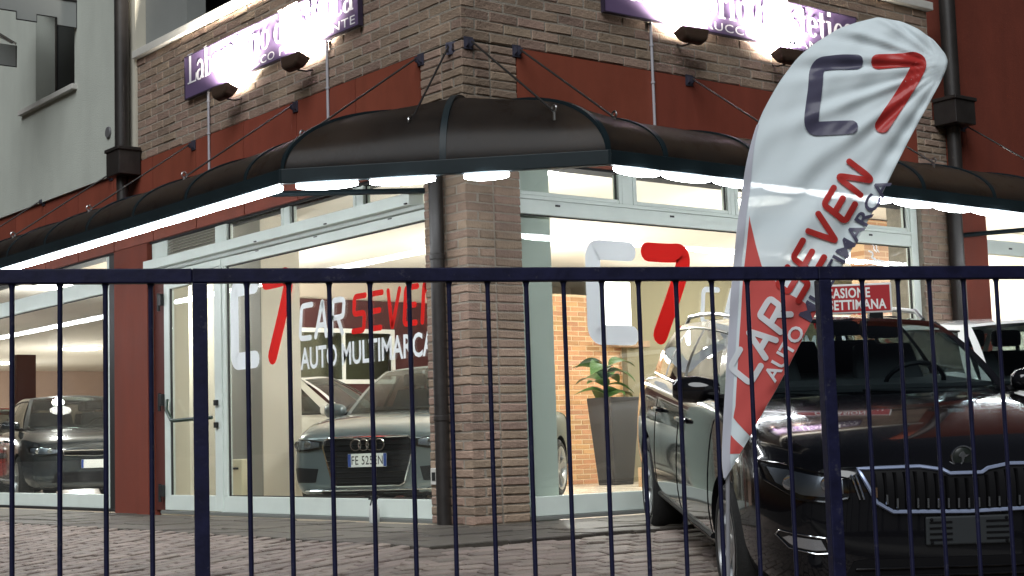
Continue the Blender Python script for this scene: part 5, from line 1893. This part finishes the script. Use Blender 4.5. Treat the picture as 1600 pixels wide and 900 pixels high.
def plate(root, fx, z, text=None, w=.36, h=.11, holder=False, dx=0.0):
    x = dx + max(fx(y, zz) for y in (-.15, 0, .15) for zz in (z - .05, z + .05))
    if holder:
        po = MB().box((x + .002, -.19, z - .062), (x + .016, .19, z + .062)).build('plate_holder', mat('holder_plastic', (.035, .039, .042), .45, spec=.2), root, bevel=.008)
        for s in (-1, 1):
            for k in range(4):
                MB().box((x + .017, s * .125 - .05, z - .04 + k * .025), (x + .020, s * .125 + .05, z - .033 + k * .025)).build('holder_slot', dark_m, po)
            for zz in (-.05, .05):
                MB().lathe([(0, .004), (.006, .003), (.008, 0)], 8, 'x', (x + .017, s * .165, z + zz)).build('holder_screw', dark_m, po)
        return po
    po = MB().box((x + .004, -w / 2, z - h / 2), (x + .010, w / 2, z + h / 2)).build('number_plate', plate_m, root, bevel=.003)
    fr = MB()
    for a, b in (((-w / 2 - .008, z - h / 2 - .01), (w / 2 + .008, z - h / 2 - .001)), ((-w / 2 - .008, z + h / 2 + .001), (w / 2 + .008, z + h / 2 + .01)), ((-w / 2 - .008, z - h / 2), (-w / 2 - .001, z + h / 2)), ((w / 2 + .001, z - h / 2), (w / 2 + .008, z + h / 2))):
        fr.box((x + .003, a[0], a[1]), (x + .013, b[0], b[1]))
    fr.build('plate_frame', dark_m, po)
    for s in (-1, 1):
        MB().box((x + .0102, s * (w / 2 - .016) - .014, z - h / 2 + .003), (x + .0112, s * (w / 2 - .016) + .014, z + h / 2 - .003)).build('plate_band', plateblue_m, po)
    if text:
        v, f = text_tris(text, -w / 2 + .036, w / 2 - .036, z - .038, z + .038, bold=.004, spacing=1.12)
        MB().add([(x + .0118, u, vv) for u, vv in v], f).build('plate_lettering', ink_m, po, fix=False)
    return po


black_p = paint('black_paint', (.006, .006, .0075), .16)
SKODA = dict(
    st=[(.885, .46, .30, .57, .61, .40), (.872, .60, .24, .68, .715, .53), (.82, .725, .20, .71, .785, .63), (.70, .80, .19, .73, .835, .69), (.50, .86, .185, .76, .88, .74), (.25, .89, .18, .81, .92, .77), (0, .905, .18, .85, .95, .79),
        (-.35, .907, .18, .89, .985, .80), (-.9, .907, .18, .91, .995, .82), (-1.8, .907, .18, .92, 1.0, .82), (-2.7, .905, .19, .93, 1.01, .82), (-3.3, .885, .25, .93, 1.0, .80), (-3.65, .82, .30, .91, .98, .74), (-3.78, .70, .34, .87, .93, .62)],
    wr=.355, wb=2.686, wz=.316, R=.318, rr=.218, track=.79, paint=black_p, glass=autoglass2_m, wglass=autoglass_m,
    cabin=((-.30, .76, .985), (-1.10, .585, 1.395), (-3.22, .57, 1.38), (-3.68, .70, 1.0)), cols=((.06, .40), (.435, .70), (.735, .93)), beltz=.98, mirror=-.62,
    headlight=[(-.52, .645), (-.52, .725), (-.62, .745), (-.76, .775), (-.825, .775), (-.82, .70), (-.72, .635), (-.60, .625)],
    grille=[(-.47, .765), (-.20, .768), (-.10, .752), (-.07, .735), (.07, .735), (.10, .752), (.20, .768), (.47, .765), (.40, .62), (.33, .578), (.0, .57), (-.33, .578), (-.40, .62)],
    slats='v', nslat=21, gtrim=.009, grille_chrome=mat('sky_tint_chrome', (.42, .50, .72), .32, metal=.55), intakes=[[(-.56, .27), (-.50, .375), (.50, .375), (.56, .27), (.0, .255)]],  # grille chrome tinted blue: the sky's reflection put into the colour
    fogs=[[(-.60, .405), (-.62, .47), (-.79, .49), (-.80, .47), (-.76, .42), (-.66, .40)], [(.60, .405), (.62, .47), (.79, .49), (.80, .47), (.76, .42), (.66, .40)]],
    wtrim=chrome_m, seams=(-.42, -1.42, -2.30), handles=(-1.22, -2.12), rails=mat('rail_silver', (.35, .36, .37), .3, metal=.9), sill=.215)
sk, fx, rff, fpatch, fline = make_car('parked_car', 'black estate car parked nose first at the fence with a red roof sign', SKODA, (-.155, -3.759, -.285), -2.184, -.089)
plate(sk, fx, .49, holder=True)
# round winged emblem above the grille
bz = .80
bxp = fx(0, bz) + .012
em = MB().lathe([(0, .010), (.040, .009), (.046, .004), (.048, -.01)], 28, 'x', (bxp, 0, bz)).build('emblem', mat('emblem_black', (.012, .016, .014), .3), sk, smooth=True)
MB().tube([(bxp + .008, (.049 * math.cos(t)), bz + .049 * math.sin(t)) for t in [k * 2 * PI / 28 for k in range(28)]], .005, 6, closed=True).build('emblem_ring', chrome_m, em, smooth=True)
MB().prism([(-.006, -.026), (.002, -.018), (.006, .0), (.018, .004), (.030, .014), (.012, .012), (.002, .026), (-.010, .020), (-.020, .006), (-.008, .0)], lambda u, v, h: (bxp + .0105 + h, u, bz + v), 0, .004).build('emblem_arrow', chrome_m, em)
for s in (-1, 1):   # twin chrome strips beside the grille
    for k in range(2):
        fline([(s * (.485 + .018 * k), .74), (s * (.455 + .018 * k), .635)], .010, .0045, closed=False).build('trim_strip', chrome_m, sk, smooth=True)
for z in (.30, .335):
    fline([(-.5, z), (.5, z)], .012, .005, closed=False, n=20).build('intake_bar', darkgloss_m, sk, smooth=True)
for s in (-1, 1):   # hood creases
    q = [Vector((x, s * y, 0)) for x, y in ((.66, .33), (.4, .42), (.1, .52), (-.25, .6))]
    dgm = sk
# wipers
for y0, y1 in ((-.1, -.62), (.45, -.08)):
    MB().tube([(-.33 - .24 * (y0 / .76) ** 2, y0, 1.0), (-.40 - .24 * (y1 / .76) ** 2, y1, 1.03)], .008, 6).build('wiper', dark_m, sk, smooth=True)

# roof sign on the black car
rs_loc = sk.matrix_basis @ Vector((-1.45, .10, 1.395))
rs = thing('roof_sign', 'red sign with white capitals standing on the roof of the black car', 'sign', rs_loc)
rs.rotation_euler = (0, 0, -2.184 - .15)
W2 = .30
MB().prism([(-W2, .02), (W2, .02), (W2, .195), (-W2, .195)], lambda u, v, h: (h, u, v), -.012, .012).build('panel', mat('sign_white_edge', (.72, .72, .70), .4), rs, bevel=.006)
MB().prism([(-W2 + .012, .032), (W2 - .012, .032), (W2 - .012, .183), (-W2 + .012, .183)], lambda u, v, h: (h, u, v), .0125, .0145).build('print', mat('sign_red', (.38, .012, .018), .45), rs)
for txt, a, b, z0, z1 in (('OCCASIONE', -.175, .175, .112, .172), ('DELLA SETTIMANA', -.265, .265, .042, .102)):
    v, f = text_tris(txt, a, b, z0, z1, bold=.028, spacing=1.06)
    MB().add([(.0152, u, w) for u, w in v], f).build('lettering', mat('letter_white', (.80, .80, .78), .5), rs, fix=False)
for s in (-1, 1):
    MB().box((-.05, s * .2 - .04, -.015), (.05, s * .2 + .04, .0195)).build('foot', dark_m, rs, bevel=.006)

# grey saloon in the left window
grey_p = paint('grey_green_paint_car', (.12, .15, .16), .3, .3)
AUDI = dict(
    st=[(.83, .42, .26, .55, .59, .36), (.815, .58, .20, .655, .69, .50), (.75, .70, .17, .68, .735, .60), (.62, .785, .165, .70, .775, .66), (.42, .84, .16, .735, .815, .71), (.2, .87, .16, .78, .85, .74), (0, .885, .16, .81, .875, .75),
        (-.35, .89, .16, .85, .905, .77), (-.9, .89, .16, .87, .925, .79), (-1.8, .89, .16, .88, .935, .79), (-2.6, .89, .17, .89, .945, .79), (-3.1, .87, .22, .89, .94, .77), (-3.40, .81, .28, .87, .92, .72), (-3.50, .70, .32, .83, .87, .60)],
    wr=.35, wb=2.637, wz=.312, R=.316, rr=.228, track=.775, paint=grey_p, glass=autoglass2_m, wglass=autoglass_m,
    cabin=((-.25, .73, .905), (-1.05, .55, 1.385), (-2.35, .54, 1.37), (-3.05, .68, .95)), cols=((.06, .42), (.46, .80), (.83, .93)), beltz=.91, mirror=-.58,
    headlight=[(-.43, .60), (-.43, .655), (-.56, .672), (-.72, .685), (-.80, .685), (-.815, .655), (-.80, .60), (-.70, .575), (-.55, .58)],
    grille=[(-.365, .685), (.365, .685), (.415, .655), (.42, .60), (.33, .285), (.29, .262), (-.29, .262), (-.33, .285), (-.42, .60), (-.415, .655)],
    slats='h', nslat=9, gtrim=.011, intakes=[[(-.50, .30), (-.47, .42), (-.72, .435), (-.76, .42), (-.72, .30)], [(.50, .30), (.47, .42), (.72, .435), (.76, .42), (.72, .30)], [(-.45, .20), (-.45, .235), (.45, .235), (.45, .20)]],
    seams=(-.42, -1.40, -2.20), handles=(-1.2, -2.05), sill=.20)
au, fx, rff2, fpatch, fline = make_car('showroom_car', 'grey-green saloon with four chrome rings behind the large left window', AUDI, (1.578, 3.241, -.032), -2.507)
plate(au, fx, .485, 'FE 525EN', h=.118, dx=.022)
rgx = fx(0, .63) + .022
for k in range(4):
    y = (-1.5 + k) * .072
    MB().tube([(rgx, y + .047 * math.cos(t), .618 + .047 * math.sin(t)) for t in [q * 2 * PI / 22 for q in range(22)]], .0085, 6, closed=True).build('ring_emblem', chrome_m, au, smooth=True)
for z in (.228,):
    fline([(-.62, z), (.62, z)], .012, .008, closed=False, n=24).build('trim_strip', chrome_m, au, smooth=True)

# other cars, simpler shapes
HATCH = dict(
    st=[(.80, .42, .26, .57, .62, .36), (.785, .58, .20, .68, .72, .50), (.72, .70, .18, .71, .78, .60), (.60, .785, .17, .74, .83, .66), (.40, .84, .17, .78, .87, .71), (.2, .87, .17, .82, .91, .74), (0, .885, .17, .85, .94, .75),
        (-.35, .89, .17, .88, .97, .77), (-.9, .89, .17, .90, .98, .79), (-1.8, .89, .17, .91, .99, .79), (-2.6, .885, .18, .92, 1.0, .78), (-3.0, .86, .24, .92, .99, .76), (-3.25, .80, .30, .90, .96, .70), (-3.34, .70, .34, .86, .90, .60)],
    wr=.35, wb=2.6, wz=.312, R=.316, rr=.222, track=.775, glass=autoglass2_m, wglass=autoglass_m,
    cabin=((-.22, .74, .97), (-.95, .565, 1.45), (-2.75, .55, 1.43), (-3.25, .68, .99)), cols=((.06, .44), (.475, .80), (.83, .93)), beltz=.97, mirror=-.55,
    headlight=[(-.44, .64), (-.44, .69), (-.60, .725), (-.76, .74), (-.80, .73), (-.80, .66), (-.68, .62), (-.55, .62)],
    grille=[(-.40, .675), (.40, .675), (.40, .62), (.0, .60), (-.40, .62)], slats='h', nslat=3, gtrim=.008, intakes=[[(-.55, .27), (-.50, .40), (.50, .40), (.55, .27)]],
    seams=(-.40, -1.40, -2.25), handles=(-1.2, -2.05), sill=.21)
def variant(**k):
    d = dict(HATCH); d.update(k); return d
rr_ = CAMP
c1, fx, *_ = make_car('showroom_car', 'dark grey hatchback facing out of the far-left window', variant(paint=paint('dark_grey_paint', (.035, .042, .048), .25, .3)), (1.85, 11.2, -.03), -1.8)
plate(c1, fx, .50, None)
c2, fx, *_ = make_car('showroom_car', 'dark red hatchback at the left edge of the far-left window', variant(paint=paint('red_paint', (.30, .014, .010), .25)), (2.5, 16.2, -.03), -1.85)
plate(c2, fx, .50, None)
c3, fx, *_ = make_car('showroom_car', 'white estate car standing behind the grey-green saloon', variant(paint=paint('white_paint', (.72, .72, .70), .3), mirror_paint=paint('white_paint', (.72, .72, .70))), (3.75, 6.4, -.03), -.95)
rb = thing('roof_sign', 'white and red sign board on the roof of the white showroom car', 'sign', c3.matrix_basis @ Vector((-1.7, 0, 1.47)), -.95)
MB().box((-.012, -.35, .03), (.012, .35, .14)).build('panel', MATS['sign_white_edge'], rb, bevel=.004)
for k in range(9):
    MB().box((.0125, -.31 + k * .07, .05), (.014, -.27 + k * .07, .12)).build('print', MATS['sign_red'], rb)
for s in (-1, 1):
    MB().box((-.04, s * .2 - .03, -.015), (.04, s * .2 + .03, .0295)).build('foot', dark_m, rb)
c4, fx, *_ = make_car('parked_car', 'white hatchback parked at the right edge behind the black car', variant(paint=MATS['white_paint']), (2.83, -3.22, -.19), -2.05, -.06)
